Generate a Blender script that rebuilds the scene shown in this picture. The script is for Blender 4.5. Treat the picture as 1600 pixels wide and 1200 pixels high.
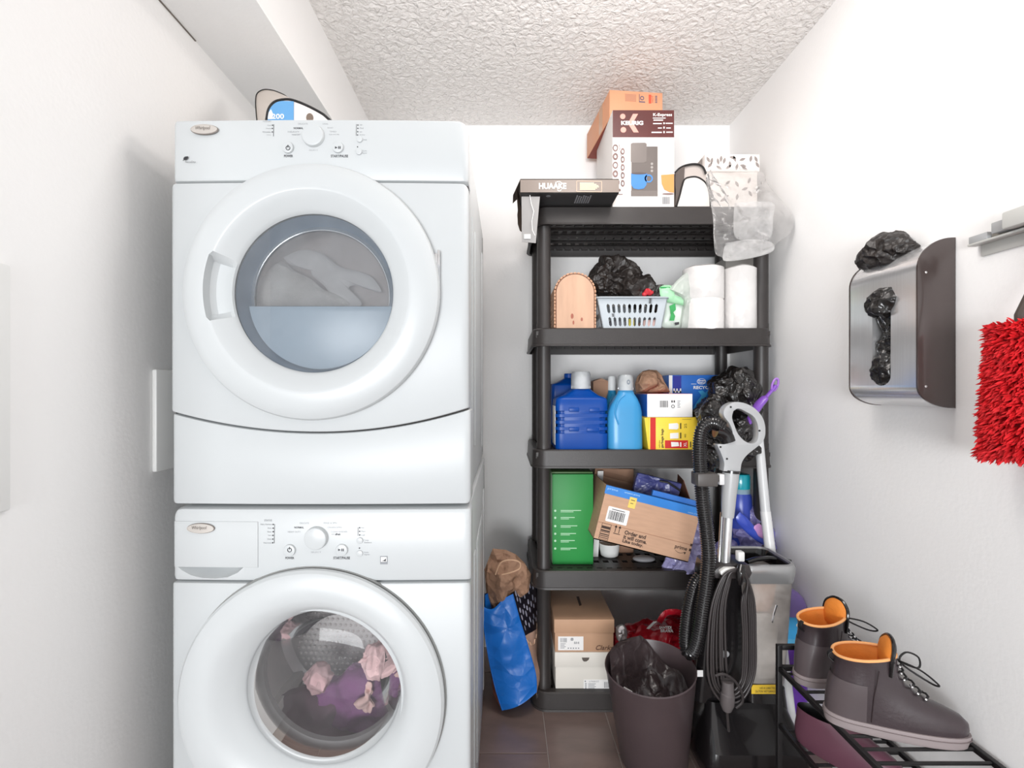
import bpy, bmesh, math, random
from mathutils import Vector, Matrix, noise
from mathutils.geometry import tessellate_polygon

random.seed(7)
for o in list(bpy.data.objects):
    bpy.data.objects.remove(o, do_unlink=True)
SC = bpy.context.scene
COL = SC.collection
PI = math.pi

# ------------------------------------------------------------------ camera, light, exposure
FOC, VX, VY, EYE = 760.0, 788.0, 610.0, 1.20
cam_d = bpy.data.cameras.new('camera')
cam = bpy.data.objects.new('camera', cam_d); COL.objects.link(cam)
cam_d.sensor_width = 36.0
cam_d.lens = FOC / 1600 * 36.0
cam_d.shift_x = (800 - VX) / 1600
cam_d.shift_y = -(600 - VY) / 1600
cam_d.clip_start = 0.02
cam.location = (0, 0, EYE)
cam.rotation_euler = (PI / 2, 0, 0)
SC.camera = cam

world = bpy.data.worlds.new('world'); SC.world = world
world.use_nodes = True
bg = world.node_tree.nodes['Background']
bg.inputs[0].default_value = (0.94, 0.97, 1.0, 1)
bg.inputs[1].default_value = 0.55

def area(name, loc, rot, sx, sy, power, col):
    d = bpy.data.lights.new(name, 'AREA'); d.shape = 'RECTANGLE'
    d.size, d.size_y, d.energy, d.color = sx, sy, power, col
    o = bpy.data.objects.new(name, d); COL.objects.link(o)
    o.location = loc; o.rotation_euler = rot
    return o
# the bulb under the closet ceiling (above the frame) and a frontal fill light added far behind the camera
bulb = bpy.data.lights.new('ceiling_bulb', 'POINT'); bulb.energy = 5.4; bulb.color = (1.0, 0.95, 0.91); bulb.shadow_soft_size = 0.11
bo_ = bpy.data.objects.new('ceiling_bulb', bulb); COL.objects.link(bo_); bo_.location = (0.30, 1.12, 2.08)
area('ceiling_lamp_light', (0.38, 1.22, 2.42), (0, 0, 0), 0.4, 0.4, 3.6, (1.0, 0.96, 0.93))
area('frontal_fill_light', (-0.9, -4.2, 0.74), (PI / 2, 0, -0.22), 2.6, 1.32, 185.0, (0.96, 0.98, 1.0))

SC.view_settings.view_transform = 'Standard'
SC.view_settings.look = 'None'
SC.view_settings.gamma = 1.0
SC.view_settings.use_curve_mapping = False
SC.view_settings.exposure = 0.45

# ------------------------------------------------------------------ helpers
def X(px, Y): return (px - VX) * Y / FOC
def Z(py, Y): return EYE + (VY - py) * Y / FOC
def P(px, py, Y): return Vector((X(px, Y), Y, Z(py, Y)))
def s2l(c):
    c = c / 255.0
    return c / 12.92 if c <= 0.04045 else ((c + 0.055) / 1.055) ** 2.4

MATS = {}
def M(name, rgb, rough=0.5, metal=0.0, var=0.05, vscale=9.0, bump=0.0, bscale=60.0, coat=0.0, spec=0.5, alpha=1.0, stretch=None, sss=0.0, aniso=0.0, fold=0.0, fscale=22):
    if name in MATS: return MATS[name]
    m = bpy.data.materials.new(name); m.use_nodes = True
    nt = m.node_tree; b = nt.nodes['Principled BSDF']
    tc = nt.nodes.new('ShaderNodeTexCoord')
    mp = nt.nodes.new('ShaderNodeMapping'); nt.links.new(tc.outputs['Object'], mp.inputs[0])
    if stretch: mp.inputs['Scale'].default_value = stretch
    n = nt.nodes.new('ShaderNodeTexNoise'); n.inputs['Scale'].default_value = vscale; n.inputs['Detail'].default_value = 4
    nt.links.new(mp.outputs[0], n.inputs[0])
    r = nt.nodes.new('ShaderNodeValToRGB')
    lin = [s2l(c) for c in rgb]
    r.color_ramp.elements[0].position = 0.3; r.color_ramp.elements[1].position = 0.7
    r.color_ramp.elements[0].color = [max(0, c * (1 - var)) for c in lin] + [1]
    r.color_ramp.elements[1].color = [min(1, c * (1 + var)) for c in lin] + [1]
    nt.links.new(n.outputs[0], r.inputs[0]); nt.links.new(r.outputs[0], b.inputs['Base Color'])
    b.inputs['Roughness'].default_value = rough
    b.inputs['Metallic'].default_value = metal
    b.inputs['Specular IOR Level'].default_value = spec
    b.inputs['Coat Weight'].default_value = coat
    b.inputs['Anisotropic'].default_value = aniso
    b.inputs['Alpha'].default_value = alpha
    if bump:
        n2 = nt.nodes.new('ShaderNodeTexNoise'); n2.inputs['Scale'].default_value = bscale; n2.inputs['Detail'].default_value = 5
        nt.links.new(mp.outputs[0], n2.inputs[0])
        bp = nt.nodes.new('ShaderNodeBump'); bp.inputs['Strength'].default_value = bump; bp.inputs['Distance'].default_value = 0.01
        nt.links.new(n2.outputs[0], bp.inputs['Height']); nt.links.new(bp.outputs[0], b.inputs['Normal'])
    if fold: folds(nt, b, mp, fold, fscale)
    MATS[name] = m
    return m

def folds(nt, b, mp, fold, fscale, sock='Normal'):
    """fine creases of crumpled sheet: two scales of cell borders"""
    nz = nt.nodes.new('ShaderNodeTexNoise'); nz.inputs['Scale'].default_value = fscale * 0.4
    add = nt.nodes.new('ShaderNodeMixRGB'); add.blend_type = 'ADD'; add.inputs[0].default_value = 0.06
    nt.links.new(mp.outputs[0], nz.inputs[0]); nt.links.new(mp.outputs[0], add.inputs[1]); nt.links.new(nz.outputs['Color'], add.inputs[2])
    prev = None
    for k, sc in ((1.0, fscale), (0.5, fscale * 2.3)):
        vo = nt.nodes.new('ShaderNodeTexVoronoi'); vo.feature = 'F1'; vo.inputs['Scale'].default_value = sc
        v2 = nt.nodes.new('ShaderNodeTexVoronoi'); v2.feature = 'F2'; v2.inputs['Scale'].default_value = sc
        nt.links.new(add.outputs[0], vo.inputs['Vector']); nt.links.new(add.outputs[0], v2.inputs['Vector'])
        su = nt.nodes.new('ShaderNodeMath'); su.operation = 'SUBTRACT'
        nt.links.new(v2.outputs['Distance'], su.inputs[0]); nt.links.new(vo.outputs['Distance'], su.inputs[1])
        bp = nt.nodes.new('ShaderNodeBump'); bp.invert = True; bp.inputs['Strength'].default_value = fold; bp.inputs['Distance'].default_value = 0.35 / sc * k
        nt.links.new(su.outputs[0], bp.inputs['Height'])
        if prev: nt.links.new(prev.outputs[0], bp.inputs['Normal'])
        prev = bp
    nt.links.new(prev.outputs[0], b.inputs[sock])

def tc_map(nt, tc):
    mp = nt.nodes.new('ShaderNodeMapping'); nt.links.new(tc.outputs['Object'], mp.inputs[0]); return mp

def film(name, rgb, clear=0.5, rough=0.15, gloss=0.12, trans=0.3, fold=0.0, fscale=22):
    """thin see-through sheet: clear film + a bit of milky plastic + a sheen"""
    m = bpy.data.materials.new(name); m.use_nodes = True
    nt = m.node_tree; nt.nodes.clear()
    out = nt.nodes.new('ShaderNodeOutputMaterial')
    tr = nt.nodes.new('ShaderNodeBsdfTransparent')
    tr.inputs[0].default_value = [0.9 + 0.1 * s2l(c) for c in rgb] + [1]
    df = nt.nodes.new('ShaderNodeBsdfDiffuse'); df.inputs[0].default_value = [s2l(c) for c in rgb] + [1]
    tl = nt.nodes.new('ShaderNodeBsdfTranslucent'); tl.inputs[0].default_value = [s2l(c) for c in rgb] + [1]
    m0 = nt.nodes.new('ShaderNodeMixShader'); m0.inputs[0].default_value = trans
    nt.links.new(df.outputs[0], m0.inputs[1]); nt.links.new(tl.outputs[0], m0.inputs[2])
    tc = nt.nodes.new('ShaderNodeTexCoord'); n = nt.nodes.new('ShaderNodeTexNoise'); n.inputs['Scale'].default_value = 18
    nt.links.new(tc.outputs['Object'], n.inputs[0])
    mr = nt.nodes.new('ShaderNodeMapRange')
    mr.inputs['From Min'].default_value = 0.3; mr.inputs['From Max'].default_value = 0.7
    mr.inputs['To Min'].default_value = min(1, (1 - clear) * 0.75); mr.inputs['To Max'].default_value = min(1, (1 - clear) * 1.25)
    nt.links.new(n.outputs[0], mr.inputs[0])
    m1 = nt.nodes.new('ShaderNodeMixShader'); nt.links.new(mr.outputs[0], m1.inputs[0])
    nt.links.new(tr.outputs[0], m1.inputs[1]); nt.links.new(m0.outputs[0], m1.inputs[2])
    gl = nt.nodes.new('ShaderNodeBsdfGlossy'); gl.inputs['Roughness'].default_value = rough
    lw = nt.nodes.new('ShaderNodeLayerWeight'); lw.inputs[0].default_value = gloss
    m2 = nt.nodes.new('ShaderNodeMixShader'); nt.links.new(lw.outputs['Fresnel'], m2.inputs[0])
    nt.links.new(m1.outputs[0], m2.inputs[1]); nt.links.new(gl.outputs[0], m2.inputs[2])
    if fold: folds(nt, gl, tc_map(nt, tc), fold, fscale); folds(nt, df, tc_map(nt, tc), fold, fscale)
    nt.links.new(m2.outputs[0], out.inputs[0])
    return m

class G:
    """collects geometry, ends as ONE mesh"""
    def __init__(s): s.v = []; s.f = []
    def add(s, vs, fs, mx=None):
        o = len(s.v)
        s.v += [(mx @ Vector(v)) if mx else Vector(v) for v in vs]
        s.f += [tuple(i + o for i in f) for f in fs]
        return s
    def box(s, x0, x1, y0, y1, z0, z1, bev=0.0, mx=None, seg=2):
        bm = bmesh.new(); bmesh.ops.create_cube(bm, size=1)
        for v in bm.verts:
            v.co = ((x0 + x1) / 2 + v.co.x * (x1 - x0), (y0 + y1) / 2 + v.co.y * (y1 - y0), (z0 + z1) / 2 + v.co.z * (z1 - z0))
        if bev: bmesh.ops.bevel(bm, geom=bm.edges[:], offset=bev, segments=seg, profile=0.5, affect='EDGES')
        bm.verts.index_update()
        s.add([v.co.copy() for v in bm.verts], [[v.index for v in f.verts] for f in bm.faces], mx); bm.free()
        return s
    def loft(s, rings, cap0=True, cap1=True, closed=True, mx=None):
        n = len(rings[0]); vs = [p for r in rings for p in r]; fs = []
        for i in range(len(rings) - 1):
            for j in range(n if closed else n - 1):
                a, b = i * n + j, i * n + (j + 1) % n
                fs.append((a, b, b + n, a + n))
        if cap0: fs.append(tuple(range(n - 1, -1, -1)))
        if cap1: fs.append(tuple((len(rings) - 1) * n + j for j in range(n)))
        return s.add(vs, fs, mx)
    def tube(s, pts, r, seg=10, cap=True, closed=False, mx=None, sq=None):
        pts = [Vector(p) for p in pts]; n = len(pts); rings = []
        up = None
        for i, p in enumerate(pts):
            if closed: t = pts[(i + 1) % n] - pts[i - 1]
            else: t = pts[min(i + 1, n - 1)] - pts[max(i - 1, 0)]
            t = t.normalized() if t.length > 1e-9 else Vector((0, 0, 1))
            if up is None:
                up = Vector((0, 0, 1)) if abs(t.z) < 0.9 else Vector((0, 1, 0))
            up = (up - t * up.dot(t)); up = up.normalized() if up.length > 1e-6 else t.orthogonal().normalized()
            side = t.cross(up)
            rr = r[i] if isinstance(r, (list, tuple)) else r
            ring = []
            for k in range(seg):
                a = 2 * PI * (k + 0.5) / seg
                cx, cy = math.cos(a), math.sin(a)
                if sq: cx *= sq[0]; cy *= sq[1]
                ring.append(p + side * cx * rr + up * cy * rr)
            rings.append(ring)
        if closed: rings.append(rings[0])
        return s.loft(rings, cap and not closed, cap and not closed, mx=mx)
    def lathe(s, prof, c=(0, 0, 0), axis='z', seg=32, cap0=False, cap1=False, ang=None, mx=None):
        c = Vector(c); rings = []
        for i in range(seg):
            a = 2 * PI * i / seg; ring = []
            pr = prof(a) if callable(prof) else prof
            for r, h in pr:
                x, y = r * math.cos(a), r * math.sin(a)
                if axis == 'z': ring.append(c + Vector((x, y, h)))
                elif axis == 'y': ring.append(c + Vector((x, h, y)))
                else: ring.append(c + Vector((h, x, y)))
            rings.append(ring)
        m = len(rings[0]); vs = [p for r in rings for p in r]; fs = []
        for i in range(seg):
            k = (i + 1) % seg
            for j in range(m - 1): fs.append((i * m + j, k * m + j, k * m + j + 1, i * m + j + 1))
        if cap0: fs.append(tuple(i * m for i in range(seg)))
        if cap1: fs.append(tuple(i * m + m - 1 for i in range(seg)))
        return s.add(vs, fs, mx)
    def ico(s, c, rad, sub=3, fn=None, mx=None):
        bm = bmesh.new(); bmesh.ops.create_icosphere(bm, subdivisions=sub, radius=1)
        c = Vector(c); vs = []
        if not hasattr(rad, '__len__'): rad = (rad,) * 3
        for v in bm.verts:
            d = v.co.copy(); p = c + Vector((d.x * rad[0], d.y * rad[1], d.z * rad[2]))
            if fn: p = fn(p, d)
            vs.append(p)
        bm.verts.index_update()
        s.add(vs, [[v.index for v in f.verts] for f in bm.faces], mx); bm.free()
        return s
    def grid(s, fn, nu, nv, mx=None):
        vs = [fn(i / nu, j / nv) for j in range(nv + 1) for i in range(nu + 1)]
        fs = [(j * (nu + 1) + i, j * (nu + 1) + i + 1, (j + 1) * (nu + 1) + i + 1, (j + 1) * (nu + 1) + i) for j in range(nv) for i in range(nu)]
        return s.add(vs, fs, mx)
    def prism(s, outer, fn, t0, t1, holes=(), mx=None):
        """2-D outline (with holes) extruded: fn(u, v, t) -> point"""
        loops = [list(outer)] + [list(h) for h in holes]
        flat = [p for l in loops for p in l]; n = len(flat)
        tris = tessellate_polygon([[Vector((p[0], p[1], 0)) for p in l] for l in loops])
        vs = [fn(p[0], p[1], t0) for p in flat] + [fn(p[0], p[1], t1) for p in flat]
        fs = [tuple(t) for t in tris] + [tuple(i + n for i in reversed(t)) for t in tris]
        o = 0
        for l in loops:
            m = len(l)
            for i in range(m): fs.append((o + i, o + (i + 1) % m, o + (i + 1) % m + n, o + i + n))
            o += m
        return s.add(vs, fs, mx)
    def mesh(s, name, ang=35, weld=1e-5, fix=True, flat=False):
        me = bpy.data.meshes.new(name)
        me.from_pydata([tuple(v) for v in s.v], [], s.f)
        bm = bmesh.new(); bm.from_mesh(me)
        if weld: bmesh.ops.remove_doubles(bm, verts=bm.verts[:], dist=weld)
        if fix: bmesh.ops.recalc_face_normals(bm, faces=bm.faces[:])
        bm.to_mesh(me); bm.free()
        if not flat:
            me.polygons.foreach_set('use_smooth', [True] * len(me.polygons))
            me.set_sharp_from_angle(angle=math.radians(ang))
        me.update()
        return me

# prints of many tiny marks, too small to pick apart one by one
JOINED_PRINT = {'underside_print', 'pod_pictures', 'lettering', 'barcode', 'small_print', 'label_print', 'printed_marks', 'shipping_marks', 'print_lines', 'leaf_print', 'berry_print', 'panel_lettering', 'panel_small_print', 'header_lettering', 'brand_lettering', 'label_lettering', 'tape_lettering', 'badge_lettering', 'logo', 'knots', 'eyelets', 'laces', 'print_block', 'button_picture', 'bag_picture', 'leaf_mark', 'emblem', 'red_print', 'green_print', 'white_lettering'}
class Thing:
    def __init__(s, name, label, cat, loc=(0, 0, 0), mx=None, group=None):
        s.root = bpy.data.objects.new(name, None); COL.objects.link(s.root)
        s.root.empty_display_size = 0.05
        s.mx = mx if mx else Matrix.Translation(Vector(loc))
        s.root.matrix_world = s.mx
        s.inv = s.mx.inverted()
        s.root['label'] = label; s.root['category'] = cat
        if group: s.root['group'] = group
    def add(s, name, g, mat, parent=None, local=False, ang=35, label=None, kind=None, bevel=0, fix=True, flat=False, weld=1e-5):
        me = g if isinstance(g, bpy.types.Mesh) else g.mesh(name, ang, fix=fix, flat=flat, weld=weld)
        if not local: me.transform(s.inv)
        if bevel: me = bevelled(me, bevel)
        if mat:
            me.materials.clear(); me.materials.append(mat)
        o = bpy.data.objects.new(name, me); COL.objects.link(o)
        o.parent = parent if parent else s.root
        if label: o['label'] = label
        if kind: o['kind'] = kind
        elif name in JOINED_PRINT: o['kind'] = 'stuff'
        return o

def single(name, g, mat, label, cat, group=None, kind=None, ang=35):
    """a thing that is one mesh; its origin goes to its base"""
    me = g if isinstance(g, bpy.types.Mesh) else g.mesh(name, ang)
    co = [v.co for v in me.vertices]
    c = Vector(((min(v.x for v in co) + max(v.x for v in co)) / 2, (min(v.y for v in co) + max(v.y for v in co)) / 2, min(v.z for v in co)))
    me.transform(Matrix.Translation(-c)); me.materials.append(mat)
    o = bpy.data.objects.new(name, me); COL.objects.link(o); o.location = c
    o['label'] = label; o['category'] = cat
    if group: o['group'] = group
    if kind: o['kind'] = kind
    return o

def struct(name, g, mat, parent=None, ang=35):
    me = g.mesh(name, ang); me.materials.append(mat)
    o = bpy.data.objects.new(name, me); COL.objects.link(o)
    if parent: o.parent = parent
    else: o['kind'] = 'structure'
    return o

def evaluated(me, *mods):
    o = bpy.data.objects.new('tmp', me); COL.objects.link(o)
    for kind, kw in mods:
        md = o.modifiers.new('m', kind)
        for k, v in kw.items(): setattr(md, k, v)
    dg = bpy.context.evaluated_depsgraph_get(); dg.update()
    r = bpy.data.meshes.new_from_object(o.evaluated_get(dg))
    bpy.data.objects.remove(o, do_unlink=True)
    return r
def bevelled(me, w, seg=2):
    r = evaluated(me, ('BEVEL', dict(width=w, segments=seg, limit_method='ANGLE', angle_limit=math.radians(40))))
    r.polygons.foreach_set('use_smooth', [True] * len(r.polygons)); r.set_sharp_from_angle(angle=math.radians(40))
    return r
def cut(me, cutter):
    c = bpy.data.objects.new('cut', cutter); COL.objects.link(c)
    r = evaluated(me, ('BOOLEAN', dict(operation='DIFFERENCE', object=c, solver='EXACT')))
    bpy.data.objects.remove(c, do_unlink=True)
    r.polygons.foreach_set('use_smooth', [True] * len(r.polygons)); r.set_sharp_from_angle(angle=math.radians(30))
    return r

class Frame:
    """a flat face in space: O + s*u + t*v, n points out of the face"""
    def __init__(s, O, u, v):
        s.O, s.u, s.v = Vector(O), Vector(u).normalized(), Vector(v).normalized()
        s.n = s.u.cross(s.v)
    def pt(s, a, b, h=0): return s.O + s.u * a + s.v * b + s.n * h
    def rect(s, a0, b0, a1, b1, h=0.0006, g=None, h0=-0.0004):
        g = g or G()
        vs = [s.pt(a, b, k) for k in (h0, h) for a, b in ((a0, b0), (a1, b0), (a1, b1), (a0, b1))]
        return g.add(vs, [(3, 2, 1, 0), (4, 5, 6, 7), (0, 1, 5, 4), (1, 2, 6, 5), (2, 3, 7, 6), (3, 0, 4, 7)])
    def poly(s, pts, h=0.0006, g=None, holes=(), h0=-0.0004):
        g = g or G()
        return g.prism(pts, lambda a, b, t: s.pt(a, b, t), h0, h, holes)
    def disc(s, a, b, r, h=0.0006, g=None, seg=20, ry=None, r_in=None, h0=-0.0004):
        ry = ry or r
        c = [(a + r * math.cos(2 * PI * i / seg), b + ry * math.sin(2 * PI * i / seg)) for i in range(seg)]
        hs = []
        if r_in: hs = [[(a + r_in * math.cos(2 * PI * i / seg), b + r_in * ry / r * math.sin(2 * PI * i / seg)) for i in range(seg)]]
        return s.poly(c, h, g, hs, h0)
    def line(s, pts, w, h=0.0006, g=None):
        g = g or G()
        for (a0, b0), (a1, b1) in zip(pts[:-1], pts[1:]):
            d = Vector((a1 - a0, b1 - b0)); L = d.length
            if L < 1e-9: continue
            d /= L; nn = Vector((-d.y, d.x)) * w / 2; e = d * w * 0.3
            q = [(a0 - e.x + nn.x, b0 - e.y + nn.y), (a0 - e.x - nn.x, b0 - e.y - nn.y), (a1 + e.x - nn.x, b1 + e.y - nn.y), (a1 + e.x + nn.x, b1 + e.y + nn.y)]
            g.add([s.pt(a, b, k) for k in (-0.0003, h) for a, b in q], [(3, 2, 1, 0), (4, 5, 6, 7), (0, 1, 5, 4), (1, 2, 6, 5), (2, 3, 7, 6), (3, 0, 4, 7)])
        return g
    def text(s, txt, a0, b0, a1, b1, g=None, h=0.0008, bold=0.0, rot=0, shear=0.0):
        """lettering fitted to the rectangle a0,b0 .. a1,b1 (rot: 0 or 90 degrees)"""
        g = g or G()
        cu = bpy.data.curves.new('t', 'FONT'); cu.body = txt; cu.size = 1; cu.offset = bold; cu.shear = shear; cu.resolution_u = 3
        o = bpy.data.objects.new('t', cu); COL.objects.link(o)
        dg = bpy.context.evaluated_depsgraph_get(); dg.update()
        me = bpy.data.meshes.new_from_object(o.evaluated_get(dg))
        bpy.data.objects.remove(o, do_unlink=True)
        vs = [v.co.copy() for v in me.vertices]
        if not vs: return g
        xa, xb = min(v.x for v in vs), max(v.x for v in vs); ya, yb = min(v.y for v in vs), max(v.y for v in vs)
        pts = []
        for v in vs:
            fu, fv = (v.x - xa) / max(1e-6, xb - xa), (v.y - ya) / max(1e-6, yb - ya)
            if rot == 90: fu, fv = 1 - fv, fu
            pts.append(s.pt(a0 + (a1 - a0) * fu, b0 + (b1 - b0) * fv, h))
        g.add(pts, [tuple(p.vertices) for p in me.polygons])
        bpy.data.meshes.remove(me)
        return g

def FY(Y):
    """upright face at distance Y looking at the camera; s = world X, t = world Z"""
    return Frame((0, Y, 0), (1, 0, 0), (0, 0, 1))
class PX:
    """front face at distance Y whose coordinates are read off the photograph"""
    def __init__(s, Y): s.Y = Y; s.F = FY(Y)
    def q(s, p): return (X(p[0], s.Y), Z(p[1], s.Y))
    def rect(s, x0, y0, x1, y1, h=0.0006, g=None): return s.F.rect(X(x0, s.Y), Z(y1, s.Y), X(x1, s.Y), Z(y0, s.Y), h, g)
    def poly(s, pts, h=0.0006, g=None, holes=()): return s.F.poly([s.q(p) for p in pts], h, g, [[s.q(p) for p in l] for l in holes])
    def disc(s, x, y, r, h=0.0006, g=None, seg=20, ry=None, r_in=None):
        k = s.Y / FOC; a, b = s.q((x, y))
        return s.F.disc(a, b, r * k, h, g, seg, ry * k if ry else None, r_in * k if r_in else None)
    def line(s, pts, w, h=0.0006, g=None): return s.F.line([s.q(p) for p in pts], w * s.Y / FOC, h, g)
    def text(s, t, x0, y0, x1, y1, g=None, h=0.0008, bold=0.0, rot=0, shear=0.0):
        return s.F.text(t, X(x0, s.Y), Z(y1, s.Y), X(x1, s.Y), Z(y0, s.Y), g, h, bold, rot, shear)

def crease(p, f, seed):
    q = Vector((p[0] * f + seed * 3.7, p[1] * f - seed * 1.9, p[2] * f + seed * 0.77))
    d, _ = noise.voronoi(q)
    return min(0.6, d[1] - d[0]) + 0.25 * noise.noise(q * 1.7)
def crumple(amp, f, seed, amp2=None, floor=None):
    """displacement that makes folds: cells dent in, their borders stay as ridges"""
    def fn(p, d):
        q = p + d * (amp * 1.3 * noise.noise(Vector(p) * f * 0.55 + Vector((seed, seed * 2, 0))) - amp * (crease(p, f, seed) - 0.25)
                     - (amp2 if amp2 is not None else amp * 0.35) * (crease(p, f * 2.3, seed + 5) - 0.25))
        if floor is not None and q.z < floor: q.z = floor + 0.1 * (q.z - floor) * 0
        return q
    return fn
def smooth_path(pts, n):
    """Catmull-Rom through the points"""
    pts = [Vector(p) for p in pts]; out = []
    for i in range(len(pts) - 1):
        p0, p1, p2, p3 = pts[max(i - 1, 0)], pts[i], pts[i + 1], pts[min(i + 2, len(pts) - 1)]
        for k in range(n):
            t = k / n
            out.append(0.5 * ((2 * p1) + (p2 - p0) * t + (2 * p0 - 5 * p1 + 4 * p2 - p3) * t * t + (3 * p1 - p0 - 3 * p2 + p3) * t ** 3))
    out.append(pts[-1]); return out
def rrect(x0, x1, y0, y1, r, n=5):
    pts = []
    for cx, cy, a0 in ((x1 - r, y1 - r, 0), (x0 + r, y1 - r, 90), (x0 + r, y0 + r, 180), (x1 - r, y0 + r, 270)):
        for k in range(n + 1):
            a = math.radians(a0 + 90 * k / n); pts.append((cx + r * math.cos(a), cy + r * math.sin(a)))
    return pts
def arch(x0, x1, z0, z1, n=20):
    r = (x1 - x0) / 2; zc = z1 - r
    return [(x0, z0), (x1, z0)] + [((x0 + x1) / 2 + r * math.cos(PI * k / n), zc + r * math.sin(PI * k / n)) for k in range(n + 1)]

# ------------------------------------------------------------------ materials
white_wall = M('wall_paint', (247, 246, 245), 0.65, var=0.012, vscale=2, bump=0.06, bscale=90)
ceil_m = M('ceiling_texture', (247, 243, 240), 0.8, var=0.02, vscale=30, bump=0.0)
nt = ceil_m.node_tree
_tc = nt.nodes.new('ShaderNodeTexCoord')
_n = nt.nodes.new('ShaderNodeTexNoise'); _n.inputs['Scale'].default_value = 46; _n.inputs['Detail'].default_value = 6; _n.inputs['Distortion'].default_value = 0.8
_b = nt.nodes.new('ShaderNodeBump'); _b.inputs['Strength'].default_value = 0.9; _b.inputs['Distance'].default_value = 0.02
nt.links.new(_tc.outputs['Object'], _n.inputs[0]); nt.links.new(_n.outputs[0], _b.inputs['Height'])
nt.links.new(_b.outputs[0], nt.nodes['Principled BSDF'].inputs['Normal'])
enamel = M('white_enamel', (192, 195, 196), 0.34, var=0.008, vscale=3, spec=0.32)
enamel2 = M('white_plastic', (195, 198, 199), 0.32, var=0.008, vscale=3)
trimwhite = M('white_trim', (240, 240, 238), 0.4, var=0.01)
black_pl = M('black_resin', (50, 46, 45), 0.42, var=0.06, vscale=20, bump=0.05, bscale=300)
black_gl = M('black_gloss', (24, 22, 23), 0.18, var=0.05, coat=0.3)
black_mt = M('black_matte', (22, 20, 21), 0.55, var=0.08)
bag_black = M('black_bin_bag', (26, 23, 22), 0.25, var=0.15, vscale=30, coat=0.2, fold=0.7, fscale=26)
bag_dark = M('dark_cloth_bag', (38, 33, 31), 0.4, var=0.12, vscale=30, fold=0.6, fscale=22)
ink = M('dark_print', (50, 50, 54), 0.6, var=0.02)
ink_grey = M('grey_print', (140, 142, 146), 0.6, var=0.02)
ink_white = M('white_print', (245, 243, 240), 0.55, var=0.01)
card = M('cardboard', (200, 160, 132), 0.75, var=0.06, vscale=14, stretch=(1, 1, 6))
card_d = M('cardboard_dark', (165, 128, 105), 0.75, var=0.06, vscale=14)
kraft = M('kraft_paper', (160, 124, 100), 0.75, var=0.08, vscale=12, fold=0.6, fscale=14)
steel = M('brushed_steel', (226, 226, 227), 0.22, 0.72, var=0.04, vscale=6, stretch=(40, 40, 1), aniso=0.3)
chrome = M('chrome', (225, 225, 226), 0.1, 1.0, var=0.01)
grey_pl = M('grey_plastic', (172, 173, 174), 0.32, var=0.02, vscale=5)
glass = film('thin_glass', (200, 206, 212), clear=0.93, rough=0.02, gloss=0.35, trans=0.0)
paper_w = M('white_card', (242, 240, 238), 0.6, var=0.02)
# ------------------------------------------------------------------ the room
XL, XR, YB, YF, ZC = -0.865, 1.054, 2.275, -1.0, 2.44
struct('wall_left', G().box(XL - 0.1, XL, 0.42, YB, 0, ZC), white_wall)
struct('wall_right', G().box(XR, XR + 0.1, YF, YB, 0, ZC), white_wall)
struct('wall_back', G().box(XL - 0.1, XR + 0.1, YB, YB + 0.1, 0, ZC), white_wall)
struct('ceiling', G().box(XL - 0.1, XR + 0.1, YF, YB + 0.1, ZC, ZC + 0.1), ceil_m)
o = struct('trim_1', G().box(XL, -0.622, YF, YB, 2.178, ZC), white_wall); o['label'] = 'boxed-in white soffit running along the left wall under the ceiling'
caulk = M('dark_seam', (120, 112, 104), 0.8)
struct('caulk_seam', G().box(XL, XL + 0.0035, 1.10, 1.36, 2.1755, 2.178).box(XL, XL + 0.003, 0.7, 1.06, 2.1765, 2.178), caulk, parent=o)
struct('baseboard_back', G().box(-0.06, XR - 0.012, YB - 0.012, YB, 0, 0.085, 0.003), trimwhite)
struct('baseboard_right', G().box(XR - 0.012, XR, YF, YB - 0.012, 0, 0.085, 0.003), trimwhite)
grout = M('grout', (176, 166, 160), 0.9, var=0.05)
tile_m = M('floor_tile', (126, 108, 102), 0.28, var=0.16, vscale=5, stretch=(1, 3, 1), bump=0.03, bscale=40)
fl = struct('floor', G().box(XL - 0.1, XR + 0.1, YF, YB + 0.1, -0.05, -0.003), grout)
tw, tl = 0.2325, 0.465
tile_me = G().box(-tw / 2 + 0.0015, tw / 2 - 0.0015, -tl / 2 + 0.0015, tl / 2 - 0.0015, -0.012, 0.0, 0.001, seg=1).mesh('tile')
tile_me.materials.append(tile_m)
ix0 = 0.144 - 4.5 * tw
for i in range(8):
    for j in range(7):
        t = bpy.data.objects.new('tile', tile_me); COL.objects.link(t); t.parent = fl
        cx = 0.144 + (i - 4) * tw + tw / 2
        t.location = (cx, -0.95 + tl / 2 + j * tl + (tl / 2 if i % 2 else 0), 0)

# ------------------------------------------------------------------ washer and dryer
YD = 1.106
def xpanel(xs, top, bot, yf, yb, bev):
    """front panel: vertical columns between bot(x) and top(x); yf(x) is its bowed front"""
    g = G(); n = len(xs); rows = []
    for x in xs:
        t, b, y = top(x), bot(x), yf(x)
        rows.append([Vector((x, yb, t)), Vector((x, y + bev, t)), Vector((x, y + bev * 0.3, t - bev * 0.3)), Vector((x, y, t - bev)),
                     Vector((x, y, b + bev)), Vector((x, y + bev * 0.3, b + bev * 0.3)), Vector((x, y + bev, b)), Vector((x, yb, b))])
    m = len(rows[0]); vs = [p for r in rows for p in r]; fs = []
    for i in range(n - 1):
        for j in range(m):
            k = (j + 1) % m
            fs.append((i * m + j, (i + 1) * m + j, (i + 1) * m + k, i * m + k))
    fs.append(tuple(range(m))); fs.append(tuple((n - 1) * m + j for j in range(m - 1, -1, -1)))
    return g.add(vs, fs)
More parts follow.
